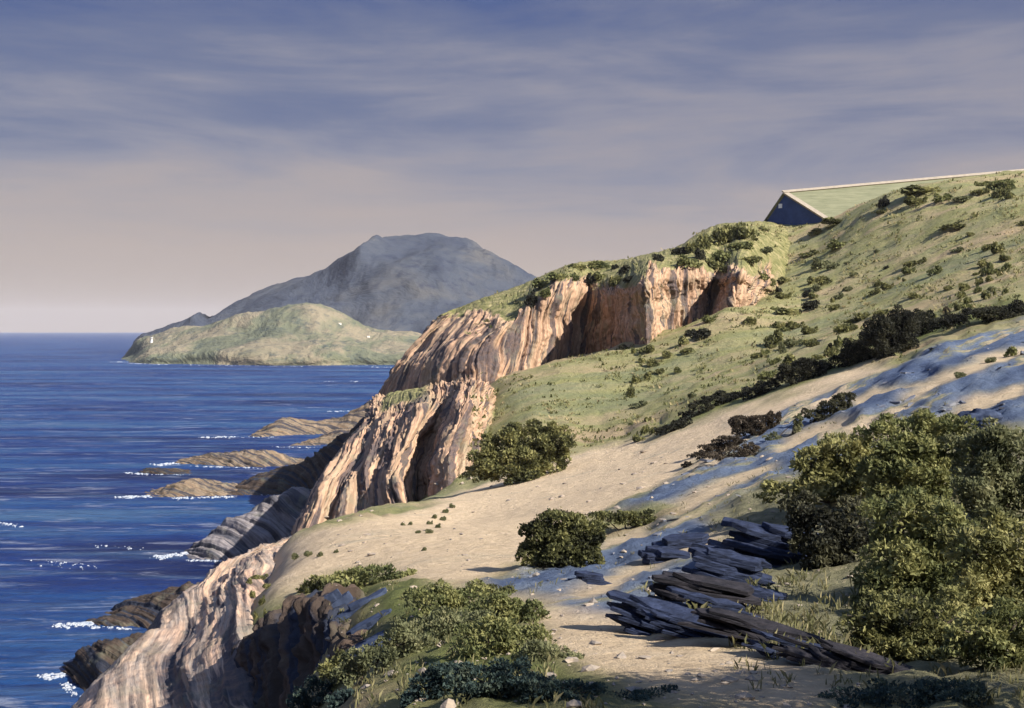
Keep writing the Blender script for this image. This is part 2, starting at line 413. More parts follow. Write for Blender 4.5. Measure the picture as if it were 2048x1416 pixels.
def drop(x, y, z0=80):
    best = None
    for b in BV:
        loc, *_ = b.ray_cast(Vector((x, y, z0)), Vector((0, 0, -1)), 200)
        if loc is not None and (best is None or loc.z > best): best = loc.z
    return best if best is not None else 0.0


# ------------------------------------------------------------------ lofted rock
def cr(Pts, n):
    """Catmull-Rom along axis 0"""
    k = len(Pts); u = np.linspace(0, k - 1 - 1e-9, n); i = u.astype(int); f = (u - i).reshape((-1,) + (1,) * (Pts.ndim - 1))
    g = lambda j: Pts[np.clip(j, 0, k - 1)]
    p0, p1, p2, p3 = g(i - 1), g(i), g(i + 1), g(i + 2)
    return 0.5 * (2 * p1 + (p2 - p0) * f + (2 * p0 - 5 * p1 + 4 * p2 - p3) * f ** 2 + (3 * p1 - p0 - 3 * p2 + p3) * f ** 3), u


def loft(cols, nu, nv):
    C = np.array(cols, float)
    A, u = cr(C, nu)
    B, v = cr(np.swapaxes(A, 0, 1), nv)
    return np.swapaxes(B, 0, 1), u, v


def normals(P):
    du = np.gradient(P, axis=0); dv = np.gradient(P, axis=1)
    nn = np.cross(du, dv); nn /= np.linalg.norm(nn, axis=-1, keepdims=True) + 1e-9
    return nn


def rock_sheet(name, cols, nu, nv, mat, rib=0.5, rough=0.3, ribf=0.8, warp=0.8, lean=0.0, capfn=None, flip=False, label=None, cat='cliff', seed=0.0, kind=None, along_u=False, cutk=1.5, rf=.5, blk=0.0):
    P, u, v = loft(cols, nu, nv)
    nn = normals(P) * (-1 if flip else 1)
    su = np.concatenate([[0], np.cumsum(np.linalg.norm(np.diff(P, axis=0), axis=-1).mean(1))])[:, None] + 0 * v[None]
    tv = np.concatenate([[0], np.cumsum(np.linalg.norm(np.diff(P, axis=1), axis=-1).mean(0))])[None] + 0 * u[:, None]
    if along_u: su, tv = tv, su
    s = su + lean * tv + warp * fbm(su * .08 + seed, tv * .13, seed, 2) + 0.07 * warp * fbm(su * .5, tv * .5, seed + 5, 2)
    r1 = perlin(s * ribf, tv * .07, seed + 1); r2 = perlin(s * ribf * 2.3, tv * .12, seed + 2); r3 = perlin(s * ribf * 5.1, tv * .3, seed + 3)
    cut = -np.clip(0.12 - np.abs(perlin(s * ribf * .8, tv * .06, seed + 9)), 0, 1) * 6
    d = rib * (r1 * 1.0 + np.abs(r2) * .8 + r3 * .25 + cut * cutk) + rough * fbm(P[..., 0] * rf, P[..., 1] * rf, P[..., 2] * rf + seed, 6, .55)
    bl = fbm(s * ribf * .55, tv * .30, seed + 21, 3) * 3.2
    st = np.floor(bl) + sm(.35, .65, bl - np.floor(bl))
    d = d * .72 + blk * (st - bl * .35)
    cap = capfn(u[:, None] + 0 * v[None], v[None] + 0 * u[:, None], P) if capfn else np.zeros(s.shape)
    d = d * (1 - 0.8 * cap)
    P = P + nn * d[..., None]
    q = grid_quads(nu, nv)
    V = P.reshape(-1, 3)
    o = mesh_np(name, V, q, mat, attrs={'s': s, 't': tv, 'cap': cap})
    tag(o, label, cat if kind is None else None, None, kind)
    BV.append(BVHTree.FromPolygons(V.tolist(), q.tolist()))
    return o


def colA(foot, mid, edge, sky, back=14, buried=2.5):
    f, m, e, s = W3(*foot), W3(*mid), W3(*edge), W3(*sky)
    b = f + np.array([0, 0.6, -buried])
    return [b, f, m, e, s, s + np.array([1.5, back, -3.0]), s + np.array([3, back * 2.4, -14.0])]


UP = [
    colA((760, 880, 150), (800, 760, 150), (880, 655, 150), (890, 650, 152)),
    colA((736, 862, 126), (787, 745, 124), (866, 648, 124), (880, 639, 126)),
    colA((772, 822, 119), (817, 722, 119), (905, 632, 122), (925, 618, 127)),
    colA((865, 792, 112), (885, 705, 114), (952, 623, 119), (975, 596, 127)),
    colA((948, 774, 108), (962, 695, 110), (1018, 637, 114), (1040, 570, 129)),
    colA((1030, 750, 110), (1045, 665, 112), (1067, 592, 116), (1085, 552, 132)),
    colA((1095, 734, 113), (1108, 650, 114), (1131, 559, 116), (1145, 530, 134)),
    colA((1160, 730, 122), (1165, 650, 123), (1178, 560, 124), (1190, 523, 136)),
    colA((1228, 706, 116), (1226, 640, 116), (1224, 570, 117), (1241, 520, 138)),
    colA((1284, 686, 106), (1284, 615, 105.5), (1282, 548, 107), (1282, 512, 138)),
    colA((1302, 682, 106), (1303, 610, 107), (1303, 538, 109), (1305, 507, 138)),
    colA((1342, 671, 113), (1340, 600, 113), (1347, 534, 115), (1355, 494, 140)),
    colA((1388, 657, 114), (1390, 590, 115), (1397, 530, 117), (1397, 466, 142)),
    colA((1415, 648, 118), (1432, 585, 119.5), (1440, 536, 120), (1440, 448, 144)),
    colA((1457, 616, 110), (1472, 570, 111), (1482, 531, 114), (1490, 444, 146)),
    colA((1492, 619, 113), (1506, 580, 115), (1527, 546, 121), (1530, 443, 150)),
    colA((1545, 597, 122), (1553, 585, 124), (1568, 568, 127), (1585, 448, 154)),
]


def cap_up(u, v, P):
    edge = 3.0 + 0.35 * fbm(u * 1.3, v * .8, 2.0, 4) + 0.12 * fbm(u * 7, v * 3, 2.0, 3)
    c = sm(-0.06, 0.10, v - edge)
    return np.clip(np.maximum(c, sm(15.2, 15.9, u + .3 * fbm(u * 3, v * 3, 1.))), 0, 1)


rock_sheet('upper_cliff', UP, 620, 260, M['cliff'], rib=0.42, rough=0.22, ribf=0.85, warp=0.9, blk=.20, capfn=cap_up,
           label='tall pink striped cliff with grassy top below the house', cat='cliff', seed=1.0)


def colB(foot, mid, top, back, buried=2.0):
    f, m, t, b = W3(*foot), W3(*mid), W3(*top), W3(*back)
    return [f + np.array([0, 0.5, -buried]), f, m, t, b, b + np.array([1, 5, -4])]


LOW = [
    colB((610, 1060, 100), (650, 960, 104), (735, 850, 110), (755, 812, 118)),
    colB((592, 1068, 80), (642, 965, 84), (733, 842, 97), (752, 800, 112)),
    colB((660, 1052, 79), (700, 950, 83), (757, 832, 95), (778, 788, 112)),
    colB((745, 1032, 78), (752, 930, 82), (792, 818, 92), (822, 780, 110)),
    colB((805, 1018, 77), (800, 920, 80), (852, 804, 89), (862, 777, 108)),
    colB((838, 1016, 83), (852, 905, 86), (902, 793, 91), (905, 771, 107)),
    colB((878, 992, 76), (888, 900, 78), (932, 783, 85), (940, 768, 106)),
    colB((918, 975, 76), (932, 890, 79), (952, 784, 86), (957, 768, 106)),
    colB((950, 962, 79), (962, 880, 83), (979, 805, 91), (985, 780, 104)),
    colB((990, 960, 86), (1000, 900, 90), (1010, 850, 98), (1015, 800, 106)),
]


def cap_low(u, v, P):
    g = sm(2.95, 3.25, v + .2 * fbm(u * 2, v * 2, 4.)) * sm(1.7, 2.2, u) * sm(4.3, 3.6, u)
    return np.clip(g + sm(8.1, 8.5, u + .2 * fbm(u * 3, v * 3, 1.)) * sm(1.3, 2.2, v), 0, 1)


rock_sheet('lower_cliff', LOW, 520, 300, M['cliff'], rib=0.50, rough=0.16, ribf=0.95, warp=0.75, blk=.17, capfn=cap_low,
           label='pink ribbed cliff standing on the sandy gully edge', cat='cliff', seed=4.0)

# sloping rock at the lower left, from the sand down to the sea


def colC(sil, mid, brink, dx=-7.5, dy=5.0):
    s, m, b = W3(*sil), W3(*mid), W3(*brink)
    f = s + np.array([dx, dy, 0]); f[2] = -2.0
    return [f, 0.55 * s + 0.45 * f + np.array([-.4, 0, 0.8]), s, m, b, b + np.array([1.6, 0.4, -1.2])]


SL = [
    colC((40, 1600, 18.5), (330, 1560, 17), (520, 1520, 14.5), -5, 2),
    colC((150, 1420, 23.5), (330, 1405, 21.5), (480, 1390, 19), -6, 4),
    colC((205, 1345, 27), (350, 1322, 25), (492, 1285, 22.5), -6, 4),
    colC((288, 1285, 30), (400, 1246, 28.5), (504, 1205, 26.5)),
    colC((352, 1200, 36), (430, 1180, 34.5), (510, 1160, 32.5)),
    colC((440, 1140, 43), (475, 1131, 41.5), (528, 1118, 39)),
    colC((530, 1098, 55), (548, 1097, 53), (575, 1094, 48), -8, 7),
    colC((600, 1073, 64), (620, 1070, 63), (650, 1066, 61), -9, 8),
    colC((640, 1060, 74), (660, 1056, 74), (690, 1050, 72), -10, 10),
]
rock_sheet('sloping_rock', SL, 420, 260, M['slope_rock'], rib=0.11, rough=0.10, ribf=1.1, warp=0.6, along_u=True, lean=0.12, rf=.7, cutk=1.5, blk=.035,
           label='bare pink and grey rock slope dropping from the sand to the sea', cat='rock slope', seed=8.0)


def shore_rock(name, pts, depth, mat, label, seed, rib=0.35, rough=0.4, nu=150, nv=70, lean=1.2, group=None, D=None):
    """a rock ridge rising from the water; pts: (column, crest row, waterline row)"""
    cols = []
    for (px, pt, pb) in pts:
        d = D if D else sea_d(pb)
        f = W3(px, pb, d); c = W3(px, pt, d + depth * .45)
        low = f + np.array([0, -depth * .12, -1.2])
        cols.append([low, f, 0.45 * f + 0.55 * c + np.array([0, -depth * .05, .06 * abs(c[2] - f[2])]), c, c + np.array([0, depth * .3, -0.45 * max(c[2], .3)]), np.array([c[0], f[1] + depth * 1.15, -1.5])])
    e0 = [np.array([p[0] - .3 * depth * (1 if k else 1), p[1], min(p[2], 0) - 1.0]) for k, p in enumerate(cols[0])]
    e1 = [np.array([p[0] + .3 * depth, p[1], min(p[2], 0) - 1.0]) for p in cols[-1]]
    cols = [e0] + cols + [e1]
    return rock_sheet(name, cols, nu, nv, mat, rib=rib, rough=rough, ribf=.6, warp=.8, lean=lean, label=label, cat='rock', seed=seed)


shore_rock('shore_rock', [(500, 872, 874), (540, 850, 873), (570, 836, 871), (620, 842, 869), (670, 838, 868), (700, 825, 868), (745, 800, 868), (800, 790, 868)], 16, M['coast'],
           'farthest brown rock ridge running from the cliff into the sea', 11.)
shore_rock('shore_rock', [(590, 889, 891), (640, 874, 890), (690, 858, 888), (740, 845, 886), (790, 830, 886)], 12, M['coast'],
           'small tan rock tongue between two coves under the cliff edge', 12.)
shore_rock('shore_rock', [(352, 925, 927), (400, 912, 929), (450, 906, 932), (500, 901, 934), (540, 902, 934), (580, 920, 933), (620, 926, 934)], 12, M['coast'],
           'long low tan rock with a pale top in the sea', 13.)
shore_rock('shore_rock', [(276, 943, 945), (310, 937, 948), (345, 940, 949), (380, 944, 947)], 6, M['dark_rock'],
           'small flat dark rock awash with foam off the long tan rock', 14., rough=.2, rib=.15)
shore_rock('shore_rock', [(292, 987, 992), (325, 978, 994), (370, 959, 993), (410, 963, 992), (450, 970, 991), (480, 975, 989), (520, 985, 990)], 11, M['coast'],
           'rounded brown rock at the seaward end of the dark ridge', 15.)
shore_rock('shore_rock', [(455, 978, 990), (510, 955, 990), (560, 936, 991), (610, 922, 995), (650, 890, 1010), (700, 862, 1020), (740, 842, 1020)], 14, M['dark_rock'],
           'dark ridge of rock sloping from the lower cliff to the sea', 16., rib=.4)
shore_rock('shore_rock', [(372, 1106, 1117), (410, 1072, 1120), (450, 1045, 1120), (500, 1022, 1119), (545, 990, 1116), (590, 985, 1112), (640, 985, 1110)], 10, M['grey_rock'],
           'violet grey tilted rock above the white surf below the sand', 17., rib=.45, lean=.9)
shore_rock('shore_rock', [(180, 1243, 1249), (215, 1224, 1251), (260, 1203, 1252), (310, 1192, 1258), (350, 1180, 1262), (390, 1170, 1262)], 8, M['dark_rock'],
           'dark brown rock point reaching into the sea from the pink slope', 18., rib=.3)
shore_rock('shore_rock', [(128, 1335, 1352), (160, 1305, 1372), (200, 1285, 1395), (240, 1272, 1400), (290, 1270, 1400), (330, 1270, 1400)], 7, M['dark_rock'],
           'black brown rock at the lowest corner of the shore beside the surf', 19., rib=.3)


# ------------------------------------------------------------------ far land
def far_land(name, rows, nu, nv, mat, amp, label, f=.01, seed=0.):
    P, u, v = loft(rows, nu, nv)
    d = amp * (fbm(P[..., 0] * f, P[..., 1] * f, seed, 5, .55) - .6 * np.abs(fbm(P[..., 0] * f * 1.7, P[..., 1] * f * .5, seed + 4, 4)))
    w = np.clip(v / 1.0, 0, 1)[None]
    P[..., 2] += d * w
    q = grid_quads(nu, nv); V = P.reshape(-1, 3)
    o = mesh_np(name, V, q, mat); tag(o, label, None, None, 'structure')
    BV.append(BVHTree.FromPolygons(V.tolist(), q.tolist()))
    return o


def far_mat(name, stops, dark, scale):
    m, nt, bs = new_mat(name); n = N(nt); P = n.pos()
    a = n.noise(n.mapping(P, (1, .5, 1.6)), scale, 7, .65, .4); b = n.noise(P, scale * 6, 6, .7)
    c = n.ramp(a, stops)
    c = n.mix(n.ramp(b, [(.52, 0.), (.66, .75)]), c, dark)
    nt.links.new(c, bs.inputs['Base Color']); nt.links.new(n.bump(a, .8, 12), bs.inputs['Normal'])
    return m


M['mountain'] = far_mat('mountain scrub', [(.3, (.026, .034, .056)), (.5, (.046, .053, .068)), (.7, (.080, .077, .074))], (.016, .021, .042), .012)
M['headland'] = far_mat('headland grass', [(.3, (.070, .082, .062)), (.46, (.125, .128, .080)), (.56, (.215, .178, .118)), (.72, (.145, .138, .085))], (.038, .052, .055), .022)

MT = [(262, 700), (272, 690), (284, 677), (300, 664), (364, 641), (395, 624), (419, 633), (473, 607), (551, 570), (630, 543), (676, 521), (719, 490), (747, 475), (805, 468), (864, 464), (923, 479), (981, 504), (1040, 532), (1085, 553), (1160, 588), (1300, 640)]
rows = []
for k, (px, py) in enumerate(MT):
    D = 1250 + 80 * math.sin(k)
    c = W3(px, py, D); a = W3(px, 690, 850); a[2] = 2.0 if px > 330 else -6
    z = max(c[2], .5)
    rows.append([a, np.array([W3(px, 0, 960)[0], 960, min(.20 * z, 22)]), np.array([W3(px, 0, 1100)[0], 1100, .62 * z]), c, c + np.array([0, 140, -.25 * z]), np.array([c[0], D + 500, -8])])
far_land('mountain', rows, 260, 120, M['mountain'], 7, 'grey blue flat topped mountain across the bay', .012, 2.)
HL = [(225, 724, 726), (250, 712, 724), (283, 678, 727), (320, 666, 728), (364, 655, 728), (420, 645, 729), (473, 633, 730), (532, 619, 731), (575, 610, 731), (641, 609, 731), (700, 634, 730), (747, 655, 730), (841, 668, 730), (920, 676, 731), (1050, 684, 731)]
rows = []
for px, pt, pb in HL:
    d = sea_d(pb); f = W3(px, pb, d); c = W3(px, pt, d + 130)
    lo = f + np.array([0, -8, -3]); z = c[2]
    rows.append([lo, f, f + np.array([0, 8, min(.28 * z, 7) + .4]), .5 * f + .5 * c + np.array([0, 5, .1 * z]), c, c + np.array([0, 90, -.35 * z - 2]), c + np.array([0, 220, -z - 4])])
far_land('far_headland', rows, 300, 90, M['headland'], 2.2, 'low green headland ending in a small cape', .035, 5.)

# ------------------------------------------------------------------ sea
def sea_material():
    m, nt, bs = new_mat('sea water'); n = N(nt); P = n.pos()
    st = n.noise(n.mapping(P, (.010, .055, 1)), 1., 6, .62, .5)
    st2 = n.noise(n.mapping(P, (.05, .32, 1)), 1., 6, .65, .4)
    chop = n.noise(n.mapping(P, (.35, .9, 1)), 1., 7, .7, .3)
    c = n.ramp(st, [(.34, (.001, .008, .055)), (.46, (.002, .021, .115)), (.55, (.006, .045, .155)), (.66, (.038, .092, .185))])
    c = n.mix(n.ramp(st2, [(.48, 0.), (.64, .6)]), c, (.045, .095, .18))
    c = n.mix(n.ramp(chop, [(.30, .65), (.50, 0.)]), c, (.002, .007, .045))
    near = n.noise(n.mapping(P, (.09, .40, 1), (0, 0, .1)), 1., 9, .75, .8)
    c = n.mix(n.ramp(near, [(.545, 0.), (.65, .75)]), c, (.22, .24, .30))
    nt.links.new(c, bs.inputs['Base Color'])
    bs.inputs['Roughness'].default_value = .42; bs.inputs['Specular IOR Level'].default_value = .10
    h = n.math('ADD', n.math('MULTIPLY', chop, 1.0), n.math('MULTIPLY', st2, 1.6))
    nt.links.new(n.bump(h, .9, .9), bs.inputs['Normal'])
    return m


M['sea'] = sea_material()
ys = np.concatenate([np.linspace(-40, 900, 60), np.linspace(950, 9000, 25)])
xs = np.linspace(-1, 1, 41)
V = np.array([[x * (700 + max(y, 0) * .9), y, 0.0] for x in xs for y in ys])
tag(mesh_np('sea', V, grid_quads(len(xs), len(ys)), M['sea']), 'deep blue sea with pale wind streaks', None, None, 'structure')

# surf: low lumpy rims of foam where the sea meets the rocks
def foam_mat():
    m, nt, bs = new_mat('foam'); n = N(nt)
    f = n.noise(n.pos(), 2.2, 7, .7)
    nt.links.new(n.ramp(f, [(.3, (.18, .23, .32)), (.6, (.42, .43, .44))]), bs.inputs['Base Color'])
    nt.links.new(n.bump(f, .8, .3), bs.inputs['Normal'])
    return m


M['foam'] = foam_mat()
fv, fq = [], []


def blob(c, rx, ry, rz):
    nb, k = 9, len(fv) * 1
    base = sum(len(x) for x in fv)
    th = np.linspace(0, 2 * math.pi, nb, endpoint=False)
    r = 1 + .35 * rng.normal(size=nb).clip(-1, 1)
    ring = np.stack([c[0] + rx * r * np.cos(th), c[1] + ry * r * np.sin(th), np.full(nb, c[2] - .05)], -1)
    r2 = np.stack([c[0] + .6 * rx * r * np.cos(th), c[1] + .6 * ry * r * np.sin(th), c[2] + rz * (.6 + .4 * rng.random(nb))], -1)
    top = np.array([[c[0], c[1], c[2] + rz]])
    fv.append(np.concatenate([ring, r2, top]))
    for i in range(nb):
        j = (i + 1) % nb
        fq.append((base + i, base + j, base + nb + j)); fq.append((base + i, base + nb + j, base + nb + i)); fq.append((base + nb + i, base + nb + j, base + 2 * nb))


def surf(p0, p1, count, size, spread, hz=.25):
    for _ in range(int(count * 2.4)):
        t = rng.random()
        if perlin(t * 7 + p0[0], p0[1] * .3, 1.) > .12 + .3 * rng.random(): continue
        px = p0[0] + (p1[0] - p0[0]) * t; py = p0[1] + (p1[1] - p0[1]) * t + (abs(rng.normal()) - .35) * spread
        d = sea_d(py); c = W3(px + rng.normal() * 6, py, d); c[2] = 0.03
        s = size * d / F * (.22 + 1.0 * rng.random() ** 3)
        blob(c, s * (.45 + .9 * rng.random()), s * (.8 + .8 * rng.random()), s * hz * 1.3)


for a in [((400, 875), (470, 873), 26, 4, 1.5), ((470, 874), (560, 874), 14, 2.5, 1), ((310, 929), (365, 925), 34, 4, 2), ((380, 932), (540, 937), 34, 2.6, 1), ((250, 945), (300, 949), 22, 3, 1.2), ((300, 949), (380, 949), 18, 2.2, .8),
          ((232, 994), (300, 992), 44, 4.5, 2), ((345, 996), (470, 993), 54, 3.6, 1.5), ((520, 990), (560, 990), 12, 2.5, 1), ((310, 1114), (380, 1104), 60, 5.5, 3), ((372, 1120), (450, 1122), 26, 4, 1.5),
          ((110, 1250), (180, 1246), 60, 5.5, 3), ((180, 1252), (260, 1258), 26, 4, 2), ((82, 1352), (130, 1348), 46, 6, 4), ((130, 1365), (150, 1390), 26, 5, 3), ((655, 823), (705, 822), 14, 2.6, .8), ((540, 893), (640, 895), 24, 2.0, 1), ((640, 866), (700, 868), 10, 2, .5),
          ((225, 724), (250, 724), 16, 1.8, .4), ((260, 727), (330, 729), 26, 1.6, .4), ((330, 729), (600, 733), 46, 1.3, .4), ((600, 732), (760, 731), 26, 1.3, .4), ((740, 734), (790, 735), 16, 1.8, .4), ((642, 763), (668, 763), 8, 1.6, .4), ((705, 762), (718, 763), 6, 1.8, .8), ((0, 1046), (40, 1052), 14, 4, 3), ((60, 1120), (190, 1132), 20, 3, 6), ((190, 1090), (280, 1096), 10, 2.5, 3)]:
    surf(*a)
tag(mesh_np('sea_foam', np.concatenate(fv), fq, M['foam']), 'white surf foam along the rocks and far shore', None, None, 'stuff')

# ------------------------------------------------------------------ the house on the ridge
def house():
    A, B, C = W3(1533, 443, 152), W3(1652, 438, 146), W3(1571, 387, 150)
    r = W3(2050, 344, 153) - C; L = r
    loc = (A + B) / 2; root = empty('long_house', loc, 'long low house with gable coloured by its dark blue shade and grey green roof on the ridge', 'house')
    O = lambda p: p - loc
    wallm = plain_material('blue shade gable wall', (.030, .050, .13), (.050, .085, .21), .8, .9)  # skylit shade of the gable put into the wall's blue
    roofm = plain_material('grey green roof', (.13, .135, .080), (.21, .205, .125), 1.2, .9, .6, (.4, 1, 4))
    trimm = plain_material('cream trim', (.26, .22, .17), (.36, .30, .23), 2., .8)
    paintm = plain_material('white window paint', (.70, .70, .68), (.8, .8, .78), 3., .6)
    dn = np.array([0, 0, -6.0]); n_out = -r / np.linalg.norm(r)
    eave = .0
    # wall shell
    V = [A + dn, B + dn, B, C - np.array([0, 0, .05]), A]
    V = V + [p + L for p in V]
    fc = [(0, 1, 2, 4), (2, 3, 4, 4), (5, 9, 7, 6), (9, 8, 7, 7), (0, 4, 9, 5), (1, 6, 7, 2), (0, 5, 6, 1)]
    tri = []
    for f in fc:
        tri.append((f[0], f[1], f[2]))
        if f[3] != f[2]: tri.append((f[0], f[2], f[3]))
    mesh_np('wall', [O(p) for p in V], tri, wallm, root, smooth=False)

    def plate(name, p, mat, t):
        p = [np.asarray(q, float) for q in p]
        nn = np.cross(p[1] - p[0], p[3] - p[0]); nn /= np.linalg.norm(nn)
        if nn[2] < 0: nn = -nn
        P = [q for q in p] + [q + nn * t for q in p]
        qd = [(0, 3, 2, 1), (4, 5, 6, 7), (0, 1, 5, 4), (1, 2, 6, 5), (2, 3, 7, 6), (3, 0, 4, 7)]
        return mesh_np(name, [O(q) for q in P], qd, mat, root, smooth=False)

    over = n_out * .35
    e1 = (B - C); e2 = (A - C)
    B2, A2 = C + e1 * 1.06, C + e2 * 1.04
    plate('roof', [C + over, C + L - over, B2 + L - over, B2 + over], roofm, .16)
    plate('roof', [C + L - over, C + over, A2 + over, A2 + L - over], roofm, .16)
    # bargeboard on the sunny slope, ridge cap
    ub = e1 / np.linalg.norm(e1)
    plate('bargeboard', [C + over * 1.02 + n_out * .02, B2 + over * 1.02 + n_out * .02, B2 - n_out * .32 + np.array([0, 0, .0]), C - n_out * .32], trimm, .24)
    plate('ridge_cap', [C + over + np.array([0, 0, .15]) - ub * .25, C + L + np.array([0, 0, .15]) - ub * .25, C + L + ub * .28 + np.array([0, 0, .15]), C + over + ub * .28 + np.array([0, 0, .15])], trimm, .20)
    # window in the gable
    def face_pt(px, py):
        nrm = np.cross(B - A, C - A); d = np.array([(px - CX) / F, 1, -(py - HY) / F]); e = np.array([0, 0, EYE])
        return e + d * (nrm @ (A - e)) / (nrm @ d)
    c = face_pt(1561, 412); ux = (B - A) / np.linalg.norm(B - A); uz = np.array([0, 0, 1.])
    nf = np.cross(ux, uz); nf = nf if nf[1] < 0 else -nf
    w, h = .26, .28
    Pw = [c - ux * w - uz * h, c + ux * w - uz * h, c + ux * w + uz * h, c - ux * w + uz * h]
    Pw = [q + nf * .003 for q in Pw] + [q + nf * .09 for q in Pw]
    mesh_np('window', [O(q) for q in Pw], [(4, 5, 6, 7), (0, 1, 5, 4), (1, 2, 6, 5), (2, 3, 7, 6), (3, 0, 4, 7)], paintm, root, smooth=False)
    return root


house()

# lighthouse and two cottages on the far headland
whitem = plain_material('white wall', (.72, .71, .68), (.8, .79, .76), .5, .8)


def tower(px, py):
    p = hit(px, py)
    root = empty('lighthouse', p, 'tiny white lighthouse on the cape of the far headland', 'lighthouse')
    def ring(name, prof, mat):
        nb = 14; th = np.linspace(0, 2 * math.pi, nb, endpoint=False)
        V = np.concatenate([np.stack([r * np.cos(th), r * np.sin(th), np.full(nb, z)], -1) for r, z in prof])
        q = [(k * nb + i, k * nb + (i + 1) % nb, (k + 1) * nb + (i + 1) % nb, (k + 1) * nb + i) for k in range(len(prof) - 1) for i in range(nb)]
        mesh_np(name, V, q, mat, root)
    ring('tower', [(1.1, -1), (1.0, 0), (.75, 3.2), (1.0, 3.25), (1.0, 3.5), (.1, 3.5)], whitem)
    ring('lantern', [(.55, 3.5), (.55, 4.1), (.62, 4.12), (.05, 4.6)], plain_material('lantern', (.08, .08, .09), (.15, .15, .15)))


tower(303, 685)


def cottage(px, py, w, label):
    p = hit(px, py)
    root = empty('cottage', p, label, 'cottage', 'white cottages on the far headland')
    a, b, h, g = w, w * .6, w * .5, w * .85
    V = [(-a, -b, -1), (a, -b, -1), (a, b, -1), (-a, b, -1), (-a, -b, h), (a, -b, h), (a, b, h), (-a, b, h), (-a, 0, g - .02), (a, 0, g - .02)]
    mesh_np('wall', V, [(0, 1, 5), (0, 5, 4), (2, 3, 7), (2, 7, 6), (1, 2, 6), (1, 6, 5), (5, 6, 9), (3, 0, 4), (3, 4, 7), (7, 4, 8)], whitem, root, smooth=False)
    k = 1.1
    mesh_np('roof', [(-a * k, -b * k, h - .1), (a * k, -b * k, h - .1), (a * k, 0, g + .1), (-a * k, 0, g + .1), (a * k, b * k, h - .1), (-a * k, b * k, h - .1)], [(0, 1, 2, 3), (3, 2, 4, 5)],
            plain_material('pale tile', (.42, .33, .25), (.52, .42, .33)), root, smooth=False)


cottage(680, 648, .85, 'tiny white cottage on the green headland slope facing the mountain')
cottage(737, 674, .85, 'tiny white cottage low on the headland near the pink cliff')

# ------------------------------------------------------------------ plants
def leaves(lobes, L, n, seed, aspect=.5, up=.3, tint_bias=0., shell=.55):
    """leaf quads spread through lobes [(centre, radii)] -> V, Q, tint"""
    r = np.random.default_rng(seed)
    vol = np.array([(R[0] * R[2]) for _, R in lobes]); cnt = np.maximum((n * vol / vol.sum()).astype(int), 8)
    Vs, T = [], []
    for (c, R), k in zip(lobes, cnt):
        d = r.normal(size=(k, 3)); d /= np.linalg.norm(d, axis=1)[:, None]
        d[:, 2] = np.where(d[:, 2] < -.6, -d[:, 2], d[:, 2])
        rad = shell + (1 - shell) * r.random(k) ** .6
        lump = 1 + .22 * perlin(d[:, 0] * 2.1 + c[0], d[:, 1] * 2.1 + seed, d[:, 2] * 2.1 + c[2]) + .10 * r.normal(size=k) * (r.random(k) < .25)
        p = np.asarray(c) + d * np.asarray(R) * (rad * lump)[:, None]
        a = d * .7 + r.normal(size=(k, 3)) * .75; a[:, 2] += up
        a /= np.linalg.norm(a, axis=1)[:, None]
        b = np.cross(a, r.normal(size=(k, 3))); b /= np.linalg.norm(b, axis=1)[:, None] + 1e-9
        l = L * (.6 + .8 * r.random(k))[:, None]; w = l * aspect
        nrm = np.cross(a, b)
        Vs.append(np.stack([p - a * l * .5, p + b * w * .5 + nrm * l * .08, p + a * l * .5, p - b * w * .5 + nrm * l * .08], 1))
        cl = perlin(p[:, 0] / (5 * L) + 3.3, p[:, 1] / (5 * L), p[:, 2] / (5 * L) + seed) + .15 * perlin(c[0] * 9., c[1] * 9., c[2] * 9. + seed)
        T.append(np.repeat(np.clip(.48 + .55 * cl + .13 * r.normal(size=k) + tint_bias, 0, 1), 4))
    V = np.concatenate(Vs).reshape(-1, 3)
    return V, np.arange(len(V)).reshape(-1, 4), np.concatenate(T)


def tubes(segs, nb=6):
    V, Q = [], []
    for p, q, r0, r1 in segs:
        p, q = np.asarray(p, float), np.asarray(q, float)
        mid = (p + q) / 2 + rng.normal(size=3) * .06 * np.linalg.norm(q - p)
        base = len(V)
        ax = q - p; ax /= np.linalg.norm(ax) + 1e-9
        e = np.cross(ax, (0.3, .9, .2)); e /= np.linalg.norm(e); f = np.cross(ax, e)
        for c, rr in ((p, r0), (mid, (r0 + r1) / 2), (q, r1)):
            for k in range(nb):
                t = 2 * math.pi * k / nb
                V.append(c + rr * (math.cos(t) * e + math.sin(t) * f))
        for k in range(2):
            for i in range(nb):
                j = (i + 1) % nb
                Q.append((base + k * nb + i, base + k * nb + j, base + (k + 1) * nb + j, base + (k + 1) * nb + i))
    return V, Q


